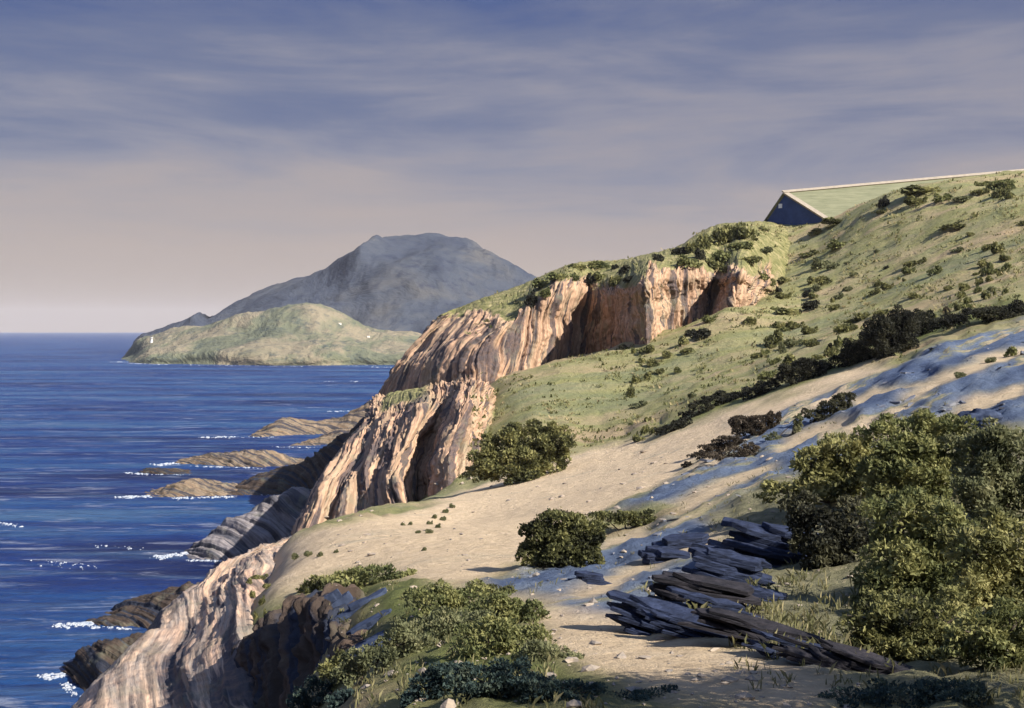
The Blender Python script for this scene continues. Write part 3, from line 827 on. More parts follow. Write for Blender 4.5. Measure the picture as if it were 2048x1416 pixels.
def bush(name, label, cat, base_px, lobes, leaf_px, mat, seed, k=5.0, group=None, aspect=.5, tint=0., D=None, up=.3, stem=True):
    """base_px: where it stands; lobes: (column, row, radius px, row radius px, depth offset in radii)"""
    b = hit(*base_px) if D is None else W3(base_px[0], base_px[1], D)
    D = b[1]; root = empty(name, b, label, cat, group)
    lb, area = [], 0
    for (px, py, rx, ry, dz) in lobes:
        s = D / F
        c = W3(px, py, D + dz * rx * s) - b
        lb.append((c, (rx * s, rx * s * .9, ry * s))); area += math.pi * rx * ry
        if c[2] - ry * s > .15 * ry * s:
            lb.append((np.array([c[0] * .93, c[1] - .1 * rx * s, c[2] * .40]), (rx * s * .88, rx * s * .85, c[2] * .55))); area += math.pi * rx * c[2] * .5 / s
    rb = np.random.default_rng(seed + 900)
    for c, Rr in list(lb):
        for _ in range(9):
            d = rb.normal(size=3); d /= np.linalg.norm(d); d[1] = -abs(d[1]) if rb.random() < .6 else d[1]
            q = rb.uniform(.24, .42)
            lb.append((c + d * np.array(Rr) * rb.uniform(.75, 1.0), (Rr[0] * q, Rr[1] * q, Rr[2] * q * 1.1)))
    lb = [(c, tuple(x * (.82 if i < len(lobes) else .76) for x in Rr)) if i < len(lb) // 10 else (c, Rr) for i, (c, Rr) in enumerate(lb)]
    n = int(k * area / (.5 * aspect * leaf_px ** 2))
    V, Q, T = leaves(lb, leaf_px * D / F, n, seed, aspect, up, tint)
    mesh_np('crown', V, Q, mat, root, {'tint': T}, smooth=False)
    if stem:
        segs = []
        for c, R in lb[:len(lb) // 10]:
            o = np.array([0, 0, -.08])
            segs.append((o, c, .10 * R[2] + .01, .03 * R[2] + .004))
            for _ in range(3):
                e = rng.normal(size=3); e /= np.linalg.norm(e); e[2] = abs(e[2])
                segs.append((c * .8, c + e * np.array(R) * (1.12 if _ == 0 else .85), .035 * R[2] + .004, .006 * R[2] + .002))
        V, Q = tubes(segs); mesh_np('stem', V, Q, M['stem'], root)
    return root


bush('bush', 'rounded olive bush at the foot of the lower cliff', 'bush', (1045, 962),
     [(1010, 895, 42, 40, 0), (1060, 885, 48, 40, .2), (1110, 885, 38, 36, .1), (985, 925, 40, 34, -.3), (1050, 925, 52, 30, -.3), (950, 948, 26, 16, -.4)], 7, M['leaf_olive'], 21, k=6)
bush('bush', 'dark dome shaped bush casting a shadow on the sand', 'bush', (1085, 1128),
     [(1118, 1052, 56, 40, 0), (1085, 1075, 44, 36, .1), (1155, 1065, 44, 34, .1), (1060, 1104, 34, 24, -.2), (1110, 1095, 50, 34, -.3), (1190, 1068, 30, 24, .1)], 8, M['leaf_olive'], 22, k=6, tint=-.16)
bush('bush', 'low straggling dark shrub trailing right of the dome shaped bush', 'bush', (1255, 1058),
     [(1215, 1040, 34, 16, 0), (1250, 1038, 32, 17, .2), (1285, 1034, 26, 13, 0)], 7, M['leaf_olive'], 23, k=6, tint=-.1)
# big thicket on the right: several shrubs grown together
bush('thicket_shrub', 'brown olive shrub at the upper left of the thicket', 'shrub', (1680, 1000),
     [(1620, 925, 46, 36, 0), (1680, 895, 56, 38, .1), (1725, 925, 50, 40, -.2), (1635, 968, 56, 28, -.3), (1560, 985, 48, 22, -.2)], 11, M['leaf_olive'], 31, k=4.4, group='shrubs of the big thicket', tint=.06)
bush('thicket_shrub', 'yellow green shrub on the crest of the thicket', 'shrub', (1840, 1000),
     [(1770, 880, 55, 42, 0), (1830, 870, 62, 44, .2), (1900, 880, 62, 46, .1), (1820, 930, 70, 46, -.3), (1760, 950, 50, 40, -.3)], 11, M['leaf_green'], 32, k=5, group='shrubs of the big thicket', tint=.08)
bush('thicket_shrub', 'grey green shrub against the right edge above the dark arch', 'shrub', (1990, 1040),
     [(1960, 900, 60, 48, .2), (2020, 900, 60, 56, 0), (1960, 970, 70, 50, -.2), (2030, 980, 60, 60, -.2)], 11, M['leaf_sage'], 33, k=4.4, group='shrubs of the big thicket', tint=.0)
bush('thicket_shrub', 'dark shaded shrub in the hollow above the blue slabs', 'shrub', (1660, 1130),
     [(1650, 1060, 60, 42, 0), (1720, 1050, 70, 46, .1), (1680, 1105, 40, 26, -.3), (1600, 1010, 36, 24, .2)], 11, M['leaf_dark'], 34, k=5, group='shrubs of the big thicket', tint=.25)
bush('thicket_shrub', 'broad green shrub in the middle of the thicket', 'shrub', (1830, 1200),
     [(1800, 1040, 75, 56, .2), (1880, 1050, 75, 60, .1), (1790, 1120, 85, 60, -.1), (1870, 1130, 80, 60, -.2), (1760, 1180, 60, 40, -.3)], 12, M['leaf_green'], 35, k=4.4, group='shrubs of the big thicket', tint=.06)
bush('thicket_shrub', 'dark domed shrub at the right end of the thicket', 'shrub', (1990, 1240),
     [(1950, 1100, 75, 64, .1), (2020, 1090, 70, 70, .1), (1960, 1180, 80, 56, -.2), (2035, 1180, 60, 60, -.2)], 12, M['leaf_olive'], 36, k=4.4, group='shrubs of the big thicket', tint=.10)
bush('thicket_shrub', 'low dark shrub at the bottom of the thicket by the brown ledge', 'shrub', (1840, 1320),
     [(1740, 1240, 60, 44, 0), (1810, 1230, 72, 50, .1), (1890, 1240, 76, 50, .1), (1840, 1285, 80, 34, -.2), (1760, 1300, 40, 22, -.2)], 12, M['leaf_olive'], 37, k=4.4, group='shrubs of the big thicket', tint=-.06)
bush('thicket_shrub', 'yellow tipped shrub at the lower right corner of the thicket', 'shrub', (1990, 1330),
     [(1960, 1255, 66, 44, 0), (2030, 1250, 60, 50, 0), (1990, 1300, 80, 34, -.2)], 12, M['leaf_green'], 38, k=5, group='shrubs of the big thicket', tint=.02)
# brown shrubs on the sand strip
bush('brown_shrub', 'round brown shrub with a tuft at its right on the sand strip', 'shrub', (1510, 868), [(1480, 845, 30, 17, 0), (1512, 845, 30, 18, 0), (1548, 842, 15, 20, 0)], 5, M['leaf_brown'], 41, k=6)
bush('brown_shrub', 'flat brown shrub spreading below the round brown shrub', 'shrub', (1440, 905), [(1460, 882, 30, 11, 0), (1430, 895, 30, 10, 0), (1400, 910, 22, 8, 0), (1375, 932, 12, 7, 0)], 5, M['leaf_brown'], 42, k=6)
bush('brown_shrub', 'long grey brown shrub lying on the ground coloured with blue shade', 'shrub', (1470, 915), [(1430, 912, 28, 10, 0), (1470, 904, 34, 11, 0), (1500, 894, 18, 9, 0)], 5, M['leaf_brown'], 43, k=5, tint=.2)
bush('brown_shrub', 'dark green shrub leaning uphill beside the pale sand tongue', 'shrub', (1645, 840), [(1625, 830, 20, 14, 0), (1655, 812, 24, 13, 0), (1690, 795, 20, 13, 0)], 5, M['leaf_dark'], 44, k=6, tint=.3)
bush('yellow_shrub', 'small yellow green cushion right of the brown shrub', 'shrub', (1548, 880), [(1545, 874, 17, 9, 0), (1596, 838, 12, 9, 0)], 5, M['leaf_sage'], 45, k=5)
# dark hedge on the edge of the terrace
HEDGE = [((1345, 862), [(1330, 862, 22, 7, 0), (1362, 850, 20, 8, 0)], 'thin dark shrub at the lower end of the hedge on the terrace edge'),
         ((1395, 830), [(1380, 835, 18, 10, 0), (1402, 815, 20, 14, 0)], 'short dark hedge shrub where the hedge bends upward'),
         ((1450, 805), [(1430, 803, 24, 10, 0), (1460, 800, 26, 11, 0), (1490, 795, 22, 11, 0)], 'low green black hedge shrub'),
         ((1530, 785), [(1510, 788, 24, 12, 0), (1540, 778, 26, 14, 0)], 'dark hedge shrub with bluish shade on its downhill side'),
         ((1595, 765), [(1575, 755, 22, 16, 0), (1600, 748, 26, 20, 0), (1625, 740, 22, 18, 0)], 'reddish black square topped hedge shrub'),
         ((1665, 735), [(1650, 740, 20, 12, 0), (1675, 728, 22, 12, 0)], 'thin dark hedge shrub left of the tallest hedge shrubs'),
         ((1725, 720), [(1705, 710, 26, 22, 0), (1735, 698, 26, 22, 0), (1720, 722, 22, 12, 0)], 'black hedge shrub at the left of the tallest group'),
         ((1775, 712), [(1755, 680, 30, 28, 0), (1785, 672, 34, 34, 0), (1805, 650, 26, 24, 0), (1770, 705, 30, 14, 0)], 'tallest black shrub of the hedge, with gaps showing pale ground'),
         ((1840, 672), [(1830, 655, 26, 24, 0), (1850, 650, 20, 18, 0)], 'black hedge shrub at the right of the tallest group'),
         ((1985, 642), [(1945, 634, 32, 10, 0), (1990, 625, 34, 10, 0), (2035, 618, 26, 10, 0)], 'low dark hedge along the bank at the right edge'),
         ((1900, 655), [(1880, 648, 22, 9, 0), (1910, 640, 24, 9, 0)], 'low fringe of dark hedge above the blue bank')]
for k, (b, lb, lab) in enumerate(HEDGE):
    lb = [(x, y - .15 * ry, rx * 1.2, ry * 1.35, dz) for x, y, rx, ry, dz in lb]
    bush('hedge_shrub', lab, 'shrub', b, lb, 5, M['leaf_dark'], 50 + k, k=5.5, group='dark shrubs along the terrace edge')
# low cushions on the knoll in front
KN = [((900, 1215), [(870, 1205, 60, 22, 0), (940, 1200, 50, 20, 0)], 'leaf_green', 'flat green cushion shrub on the top of the knoll'),
      ((1010, 1235), [(985, 1225, 52, 24, 0), (1040, 1240, 46, 24, 0)], 'leaf_green', 'green cushion shrub where the knoll meets the sandy path'),
      ((900, 1275), [(860, 1265, 50, 24, 0), (920, 1262, 56, 26, 0)], 'leaf_sage', 'grey green cushion shrub on the seaward side of the knoll'),
      ((1010, 1300), [(970, 1285, 60, 30, 0), (1040, 1292, 54, 28, 0)], 'leaf_green', 'thick yellow green cushion shrub in the middle of the knoll'),
      ((820, 1300), [(800, 1290, 34, 26, 0), (845, 1300, 36, 22, 0)], 'leaf_sage', 'small sage cushion at the left edge of the knoll'),
      ((760, 1345), [(750, 1330, 40, 26, 0), (700, 1345, 26, 22, 0)], 'leaf_sage', 'sage cushion on the steep ground below the blue shadow slabs'),
      ((690, 1405), [(690, 1400, 36, 24, 0), (740, 1396, 34, 24, 0)], 'leaf_shade_blue', 'shaded bluish cushion at the bottom edge below the dark outcrop'),
      ((640, 1410), [(640, 1385, 40, 30, 0), (600, 1410, 30, 26, 0)], 'leaf_shade_blue', 'shaded bluish shrub in the gap at the foot of the dark outcrop'),
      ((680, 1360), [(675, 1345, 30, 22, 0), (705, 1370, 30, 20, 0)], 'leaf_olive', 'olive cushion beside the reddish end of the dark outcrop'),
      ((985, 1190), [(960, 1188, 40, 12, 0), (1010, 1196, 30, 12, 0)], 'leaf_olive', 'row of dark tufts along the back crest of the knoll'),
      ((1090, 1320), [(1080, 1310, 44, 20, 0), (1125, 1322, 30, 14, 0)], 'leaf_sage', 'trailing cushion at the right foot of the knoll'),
      ((880, 1390), [(850, 1375, 44, 36, 0), (900, 1350, 48, 30, 0), (830, 1405, 30, 30, 0)], 'leaf_shade_blue', 'shaded bluish shrub at the bottom edge left of the others'),
      ((990, 1390), [(960, 1360, 56, 34, 0), (1020, 1350, 50, 30, 0), (990, 1395, 60, 30, 0)], 'leaf_shade_blue', 'shaded bluish shrub in the middle of the bottom edge'),
      ((1110, 1400), [(1080, 1375, 56, 30, 0), (1150, 1385, 60, 26, 0)], 'leaf_shade_blue', 'low shaded bluish shrub at the bottom edge beside the sandy path'),
      ((740, 1165), [(700, 1160, 36, 11, 0), (755, 1150, 44, 14, 0), (800, 1160, 34, 12, 0)], 'leaf_green', 'low green cushion on the sand behind the blue shadow slabs'),
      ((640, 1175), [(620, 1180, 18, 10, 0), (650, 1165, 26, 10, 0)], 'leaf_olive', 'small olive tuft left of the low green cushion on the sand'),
      ((1290, 1390), [(1240, 1400, 60, 18, 0), (1310, 1396, 60, 18, 0), (1380, 1402, 50, 16, 0)], 'leaf_shade_blue', 'creeping shaded bluish shrub along the bottom edge under the path'),
      ((1800, 1400), [(1700, 1398, 70, 22, 0), (1800, 1392, 80, 26, 0), (1910, 1388, 80, 28, 0)], 'leaf_shade_blue', 'dark creeping shrub along the bottom edge under the thicket')]
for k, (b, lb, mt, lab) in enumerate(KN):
    f = 1.0 if mt == 'leaf_shade_blue' else 1.22
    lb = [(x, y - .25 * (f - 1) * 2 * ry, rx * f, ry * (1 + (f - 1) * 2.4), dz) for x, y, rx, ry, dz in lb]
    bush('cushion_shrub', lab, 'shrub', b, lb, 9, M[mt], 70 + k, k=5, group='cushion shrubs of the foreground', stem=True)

# shrubs added unseen beyond the right edge to shade the bottom of the view
for k, (x, y, h, lab) in enumerate([(3.55, 5.0, 2.9, 'tall olive shrub added unseen beyond the lower right corner for its shade'), (4.7, 5.6, 2.6, 'tall olive shrub added for shade beyond the right edge, farther than the corner one'), (3.6, 3.9, 2.6, 'olive shrub added for shade beside the viewer on the right')]):
    z = drop(x, y); root = empty('thicket_shrub', (x, y, z), lab, 'shrub', 'shrubs of the big thicket')  # added unseen shrubs, only for their shade
    V, Q, T = leaves([((0, 0, h * .5), (.9, .9, h * .5)), ((.5, .3, h * .6), (.8, .8, h * .4)), ((-.3, .5, h * .4), (.7, .7, h * .4))], .06, 11000, 90 + k)
    mesh_np('crown', V, Q, M['leaf_olive'], root, {'tint': T}, smooth=False)
    V, Q = tubes([((0, 0, -.1), (0, 0, h * .7), .06, .02)]); mesh_np('stem', V, Q, M['stem'], root)

# ---- small shrubs dotted over the hill (traced one by one)
protos = {}
for mt in ('leaf_dark', 'leaf_olive', 'leaf_green', 'leaf_sage', 'leaf_brown'):
    for j in range(6):
        rj = np.random.default_rng(40 + j)
        lb = [((0, 0, .15), (.85, .85, .45))] + [((rj.uniform(-.8, .8), rj.uniform(-.6, .6), rj.uniform(.1, .5)), (rj.uniform(.25, .6), rj.uniform(.25, .5), rj.uniform(.25, .5))) for _ in range(4 + j % 3)]
        V, Q, T = leaves(lb, .30, 560, 200 + j, .6, .3, -.02)
        me = mesh_np('shrub', V, Q, M[mt], None, {'tint': T}, smooth=False)
        protos[mt, j] = me.data; bpy.data.objects.remove(me)


def shrub(px, py, w, h, mt, label, group, name='shrub', cat='shrub'):
    b = hit(px, py + h * .45)
    if b is None: return
    o = bpy.data.objects.new(name, protos[mt, random.randrange(6)]); COL.objects.link(o)
    s = b[1] / F
    o.location = b; o.rotation_euler = (0, 0, random.uniform(-.5, .5) + random.choice((0, math.pi)))
    o.scale = (w * s * .46, w * s * .42, h * s * .80)
    tag(o, label, cat, group)


Z1 = [(640, 75, 190, 45, 'O'), (485, 155, 90, 45, 'O'), (440, 320, 150, 50, 'O'), (535, 385, 150, 75, 'S'), (670, 245, 170, 60, 'G'), (1515, 110, 200, 45, 'O'), (1765, 265, 70, 60, 'O'), (1855, 265, 90, 80, 'O'), (1190, 390, 90, 50, 'O'),
      (1285, 370, 60, 45, 'O'), (1190, 440, 80, 50, 'G'), (955, 540, 60, 45, 'O'), (930, 600, 75, 50, 'O'), (1030, 560, 70, 50, 'O'), (1115, 505, 25, 25, 'O'), (1155, 515, 30, 25, 'O'), (1765, 430, 90, 90, 'G'), (1910, 415, 70, 55, 'G'),
      (1865, 460, 40, 50, 'O'), (1910, 345, 80, 50, 'O'), (1790, 505, 60, 45, 'O'), (1710, 520, 50, 60, 'O'), (1610, 560, 75, 65, 'O'), (1700, 580, 55, 60, 'G'), (1580, 625, 55, 55, 'O'), (1770, 625, 70, 60, 'O'), (1630, 665, 65, 50, 'G'),
      (1830, 610, 25, 40, 'O'), (1905, 600, 45, 40, 'G'), (1475, 740, 50, 50, 'B'), (1555, 710, 50, 60, 'O'), (1345, 775, 120, 60, 'G'), (1640, 710, 90, 50, 'G'), (90, 480, 100, 60, 'O'), (160, 520, 70, 70, 'O'), (265, 510, 90, 40, 'O'),
      (215, 588, 50, 45, 'D'), (255, 630, 90, 45, 'O'), (470, 510, 70, 50, 'O'), (560, 515, 120, 55, 'O'), (480, 578, 85, 55, 'S'), (420, 610, 55, 60, 'D'), (440, 690, 105, 85, 'D'), (725, 580, 70, 40, 'S'), (660, 635, 70, 45, 'S'),
      (620, 665, 30, 40, 'O'), (620, 715, 70, 60, 'O'), (290, 745, 170, 50, 'O'), (360, 750, 40, 35, 'D'), (835, 780, 110, 65, 'O'), (975, 755, 110, 55, 'O'), (230, 850, 90, 60, 'O'), (340, 850, 100, 60, 'O'), (450, 885, 90, 60, 'O'),
      (170, 940, 130, 110, 'O'), (685, 865, 120, 85, 'O'), (245, 1020, 55, 80, 'S'), (330, 980, 110, 50, 'S'), (670, 975, 75, 85, 'G'), (600, 1040, 95, 85, 'O'), (520, 1090, 80, 40, 'O'), (285, 1110, 90, 80, 'O'), (180, 1120, 80, 50, 'G'),
      (110, 1220, 110, 80, 'G'), (170, 1015, 50, 30, 'O'), (925, 810, 50, 40, 'S'), (20, 820, 40, 50, 'O'), (110, 1055, 60, 40, 'G'), (1945, 1050, 80, 70, 'G'), (1790, 1110, 70, 50, 'S'), (1580, 1220, 70, 50, 'S'), (20, 360, 80, 50, 'O'), (100, 290, 120, 40, 'S')]
Z2 = [(740, 1015, 70, 35, 'D'), (810, 1045, 35, 35, 'O'), (900, 1025, 110, 55, 'O'), (1065, 1060, 60, 55, 'O'), (1200, 1035, 75, 50, 'O'), (1185, 965, 75, 55, 'O'), (1310, 910, 130, 70, 'D'), (1230, 900, 80, 50, 'D'), (875, 1110, 55, 40, 'O'),
      (960, 1130, 90, 50, 'O'), (1000, 1190, 55, 45, 'O'), (910, 1225, 55, 45, 'O'), (830, 1250, 70, 50, 'O'), (1140, 1185, 55, 40, 'G'), (1660, 815, 90, 50, 'O'), (1380, 800, 90, 50, 'G')]
Z3 = [(410, 660, 60, 90, 'O'), (545, 880, 50, 35, 'O'), (520, 950, 60, 70, 'O'), (580, 955, 60, 60, 'O'), (480, 1020, 90, 50, 'O'), (470, 770, 130, 50, 'S'), (880, 700, 70, 40, 'S')]
ZC = [(495, 495, 65, 75, 'D'), (670, 510, 90, 80, 'O'), (665, 415, 45, 40, 'D'), (740, 435, 80, 55, 'D'), (775, 500, 90, 55, 'D'), (1000, 340, 70, 60, 'D'), (1140, 290, 100, 60, 'D'), (1240, 260, 90, 80, 'O'), (1320, 210, 100, 110, 'O'),
      (1430, 180, 160, 110, 'O'), (1530, 150, 120, 90, 'O'), (1650, 140, 160, 110, 'O'), (1780, 135, 70, 35, 'O'), (1220, 370, 160, 80, 'G'), (1310, 310, 70, 90, 'D'), (1420, 390, 130, 80, 'O'), (1480, 330, 150, 80, 'G'), (1660, 355, 150, 45, 'O'),
      (1500, 420, 90, 60, 'O'), (1580, 250, 150, 60, 'G'), (250, 480, 130, 50, 'G'), (400, 410, 110, 40, 'O'), (560, 400, 150, 50, 'G'), (350, 490, 90, 50, 'G'), (130, 530, 120, 60, 'G'), (560, 480, 100, 50, 'G'), (45, 640, 80, 100, 'D'), (150, 600, 80, 60, 'G')]
Z5 = [(1300, 180, 180, 40, 'O'), (1260, 230, 80, 40, 'O'), (1380, 218, 80, 40, 'G'), (1465, 222, 80, 30, 'S'), (1550, 190, 70, 30, 'O'), (1570, 155, 60, 25, 'G'), (1650, 190, 80, 50, 'O'), (1640, 150, 100, 50, 'G'), (1100, 235, 50, 55, 'D'), (1090, 285, 50, 20, 'O'), (1700, 160, 50, 40, 'G'), (1700, 210, 50, 30, 'O')]
MT_OF = {'O': 'leaf_olive', 'D': 'leaf_dark', 'G': 'leaf_green', 'S': 'leaf_sage', 'B': 'leaf_brown'}
CW = {'O': 'olive', 'D': 'blackish', 'G': 'yellow green', 'S': 'pale sage', 'B': 'brown'}
for lst, ox, oy, s, where, grp in ((Z1, 1500, 420, 3.737, 'dotted on the grass slope between the hedge and the house', 'shrubs dotted on the upper slope'),
                                   (Z2, 1050, 420, 3.724, 'at the foot of the upper cliff', 'shrubs along the foot of the upper cliff'),
                                   (Z3, 1150, 600, 3.724, 'alone on the lower grass slope below the upper cliff', 'shrubs on the lower grass slope'),
                                   (Z5, 1300, 300, 2.36, 'on the skyline right of the house gable', 'shrubs on the skyline'),
                                   (ZC, 1050, 420, 3.724, 'on the crest of the upper cliff', 'shrubs on the cliff crest')):
    for (x, y, w, h, c) in lst:
        q = 1.45 if lst is ZC else 1.38
        shrub(ox + x / s, oy + y / s, w / s * q, h / s * q, MT_OF[c], 'small %s shrub %s' % (CW[c], where), grp)
rz = np.random.default_rng(77)
for _ in range(95):
    px, py = rz.uniform(1500, 2045), rz.uniform(400, 720)
    if py < 560 - (px - 1500) * .34 or py > 790 - (px - 1500) * .34 or fbm(px * .012, py * .02, 8., 3) < -.12: continue
    c = rz.choice(list('OOODGS')); w = rz.uniform(12, 30) * (1 + .3 * rz.random())
    shrub(px, py, w, w * rz.uniform(.4, .7), MT_OF[c], 'small %s shrub %s' % (CW[c], 'dotted on the grass slope between the hedge and the house'), 'shrubs dotted on the upper slope')
for (px, py, w) in [(806, 1047, 9), (820, 1046, 9), (860, 1044, 11), (868, 1032, 11), (876, 1050, 12), (848, 1097, 10), (890, 1020, 12), (640, 1107, 13), (618, 1105, 16), (672, 1101, 10), (592, 1111, 16), (905, 1010, 12), (835, 1062, 10), (860, 1060, 14), (885, 1035, 12)]:
    shrub(px, py, w * 1.3, w, 'leaf_sage', 'small grey green tuft on the pale sand below the lower cliff', 'tufts on the sand', 'sand_tuft', 'tuft')
for (px, py, w, h) in [(506, 1185, 14, 22), (524, 1198, 18, 24), (512, 1228, 12, 22), (532, 1224, 12, 24), (520, 1152, 34, 12), (535, 1170, 22, 14), (498, 1160, 16, 16)]:
    shrub(px, py, w, h, 'leaf_olive', 'dark tuft at the brink of the sand above the pink slope', 'tufts at the brink', 'brink_tuft', 'tuft')


# ------------------------------------------------------------------ stones and slabs
def boulder(name, c, R, mat, label, cat='boulder', rot=0., tilt=0., seed=0., group=None, rough=.2, strata=.0, n1=48, n2=28, lean=0.):
    th = np.linspace(0, 2 * math.pi, n1, endpoint=False); ph = np.linspace(-1.45, 1.5, n2)
    T, Pn = np.meshgrid(th, ph, indexing='ij')
    d = np.stack([np.cos(T) * np.cos(Pn), np.sin(T) * np.cos(Pn), np.sin(Pn)], -1)
    k = 1 + rough * fbm(d[..., 0] * 1.6 + seed, d[..., 1] * 1.6, d[..., 2] * 1.6, 4) + strata * np.abs(perlin(d[..., 0] * 6 + d[..., 2] * 2, d[..., 1] * 1.0 + seed, d[..., 2] * .8))
    # squared-off faces
    k *= (1 / (np.abs(d) ** 3).sum(-1) ** (1 / 3)) ** .6
    P = d * k[..., None] * np.asarray(R)
    cr_, sr_ = math.cos(tilt), math.sin(tilt); x, z = P[..., 0] * cr_ - P[..., 2] * sr_, P[..., 0] * sr_ + P[..., 2] * cr_
    P[..., 0], P[..., 2] = x, z
    c2, s2 = math.cos(rot), math.sin(rot); x, y = P[..., 0] * c2 - P[..., 1] * s2, P[..., 0] * s2 + P[..., 1] * c2
    P[..., 0], P[..., 1] = x, y
    V = P.reshape(-1, 3)
    o = mesh_np(name, V, grid_quads(n1, n2, True), mat, attrs={'s': (P[..., 0] + .5 * P[..., 2]) * 4, 't': P[..., 2] * 3, 'cap': np.zeros(n1 * n2)})
    o.location = c
    return tag(o, label, cat, group)


def boulder_px(name, px, py, rx, rz, mat, label, dy=1.0, sink=.25, **k):
    b = hit(px, py + rz * .6); s = b[1] / F
    return boulder(name, b + np.array([0, rx * s * .2, rz * s * (.6 - sink)]), (rx * s, rx * s * dy, rz * s), mat, label, **k)


def colO(top, mid, bot):
    t, m, b = W3(*top), W3(*mid), W3(*bot)
    return [b + np.array([0, .3, -1.5]), b, m, t, t + np.array([.5, .9, -.35]), t + np.array([.9, 1.8, -1.6])]


OUT = [colO((385, 1400, 25), (380, 1450, 25), (375, 1560, 24)), colO((418, 1342, 23.5), (415, 1410, 23), (410, 1540, 22)), colO((505, 1274, 21.2), (500, 1360, 20.2), (495, 1520, 19)), colO((570, 1228, 19), (562, 1330, 18), (555, 1520, 16.8)),
       colO((640, 1212, 17), (628, 1320, 16), (615, 1520, 14.8)), colO((674, 1246, 15.4), (668, 1340, 14.8), (660, 1520, 13.4)), colO((706, 1300, 14.3), (700, 1370, 14), (690, 1520, 12.8)), colO((735, 1345, 14.6), (730, 1400, 14.4), (725, 1520, 13.6))]
rock_sheet('shaded_outcrop', OUT, 420, 220, M['dark_rock'], rib=.13, rough=.20, ribf=2.6, warp=.4, rf=1.5, lean=.15, blk=.12, label='large dark brown outcrop with shade in its colour at the bottom left', cat='outcrop', seed=33.)  # dark rock colour deepens the shade of this hollow
boulder_px('blue_stone_and_shade', 1965, 838, 42, 22, M['blue_stone_and_shade'], 'blue peaked rock behind the crest of the thicket', cat='rock', dy=.8, seed=31., rough=.3)


def ledge(name, px, py, wpx, hpx, nl, yaw, dip, mat, label, seed, depth=.8, group=None):
    """a stack of thin tilted slabs: every slab its own part"""
    r = np.random.default_rng(seed)
    b = hit(px, py); s = b[1] / F
    root = empty(name, b, label, 'ledge', group)
    L, H = wpx * s, hpx * s; T = H / nl
    ca, sa, cd, sd = math.cos(yaw), math.sin(yaw), math.cos(dip), math.sin(dip)
    for i in range(nl):
        nb = 13; th = np.sort(np.linspace(0, 2 * math.pi, nb, endpoint=False) + r.normal(size=nb) * .13)
        rad = (1 / (np.abs(np.cos(th)) ** 4 + np.abs(np.sin(th)) ** 4) ** .25) * (1 + .13 * r.normal(size=nb))
        k = (1.12 - .40 * i / nl) * (.80 + .34 * r.random()); ox = (r.random() - .5) * .34 * L; oy = (.12 * i / nl + .12 * (r.random() - .5)) * L * depth
        rings = []
        for (z, sc_) in ((-.10, .97), (.05, 1.0), (.88, .99), (.97, .965), (.98, .5)):
            x = np.cos(th) * rad * L * .5 * k * sc_ + ox; y = np.sin(th) * rad * L * .5 * depth * k * sc_ + oy
            zz = i * T + z * T + .05 * T * np.sin(3 * th + i) + (.03 * L * fbm(x / L * 4, y / L * 4, seed + i) if True else 0) - .42 * H
            rings.append(np.stack([x, y, zz], -1))
        P = np.concatenate(rings + [np.array([[ox, oy, (i + .98) * T - .42 * H]])])
        x, z = P[:, 0] * cd + P[:, 2] * sd, -P[:, 0] * sd + P[:, 2] * cd
        P[:, 0], P[:, 2] = x, z
        x, y = P[:, 0] * ca - P[:, 1] * sa, P[:, 0] * sa + P[:, 1] * ca
        P[:, 0], P[:, 1] = x, y
        tr = []
        for kk in range(4):
            for a in range(nb):
                c = (a + 1) % nb
                tr += [(kk * nb + a, kk * nb + c, (kk + 1) * nb + c), (kk * nb + a, (kk + 1) * nb + c, (kk + 1) * nb + a)]
        tr += [(4 * nb + a, 4 * nb + (a + 1) % nb, 5 * nb) for a in range(nb)]
        mesh_np('slab', P, tr, mat, root, smooth=False)
    return root


ledge('slate_ledge', 1555, 1120, 230, 110, 10, -.15, .22, M['slab'], 'uppermost blue black slate ledge below the shaded shrub', 1, .5)
ledge('slate_ledge', 1470, 1165, 190, 92, 10, -.1, .22, M['slab'], 'blue black slate ledge in the middle of the outcrop', 2, .48)
ledge('slate_ledge', 1410, 1205, 200, 78, 9, -.1, .18, M['brown_slab'], 'brown slate ledge below the blue ones', 3, .42)
ledge('slate_ledge', 1340, 1255, 260, 66, 9, -.15, .25, M['slab'], 'thin layered slate ledge nearest the sandy path', 4, .34)
ledge('slate_ledge', 1560, 1282, 330, 46, 8, -.1, .24, M['brown_slab'], 'long brown slate ledge running down under the thicket', 5, .24)
ledge('slate_ledge', 1740, 1345, 320, 50, 7, -.1, .28, M['brown_slab'], 'dark brown ledge at the foot of the thicket', 6, .26)
ledge('slate_ledge', 1440, 1232, 200, 50, 8, -.15, .24, M['slab'], 'low blue black ledge between the brown ledge and the path ledge', 21, .3)
ledge('slate_ledge', 1505, 1205, 170, 50, 7, -.1, .22, M['slab'], 'dark ledge tucked behind the long brown ledge', 22, .34)
ledge('slate_ledge', 1640, 1318, 260, 36, 6, -.1, .24, M['slab'], 'blue black ledge joining the long brown ledge to the one under the thicket', 23, .22)
ledge('slate_ledge', 1420, 1268, 240, 34, 6, -.12, .24, M['slab'], 'lowest thin black ledge along the edge of the sandy path', 24, .24)
ledge('slate_ledge', 1370, 1090, 110, 30, 3, .15, -.10, M['slab'], 'small dark slate ledge on the grey slope above the brown one', 7, .6)
ledge('slate_ledge', 1335, 1118, 90, 30, 3, .1, .15, M['slab'], 'small dark slate ledge left of its twin on the grey slope', 8, .6)
ledge('slate_ledge', 1178, 1160, 62, 24, 3, .1, .1, M['slab'], 'little black slate ledge alone right of the dome shaped bush', 9, .6)

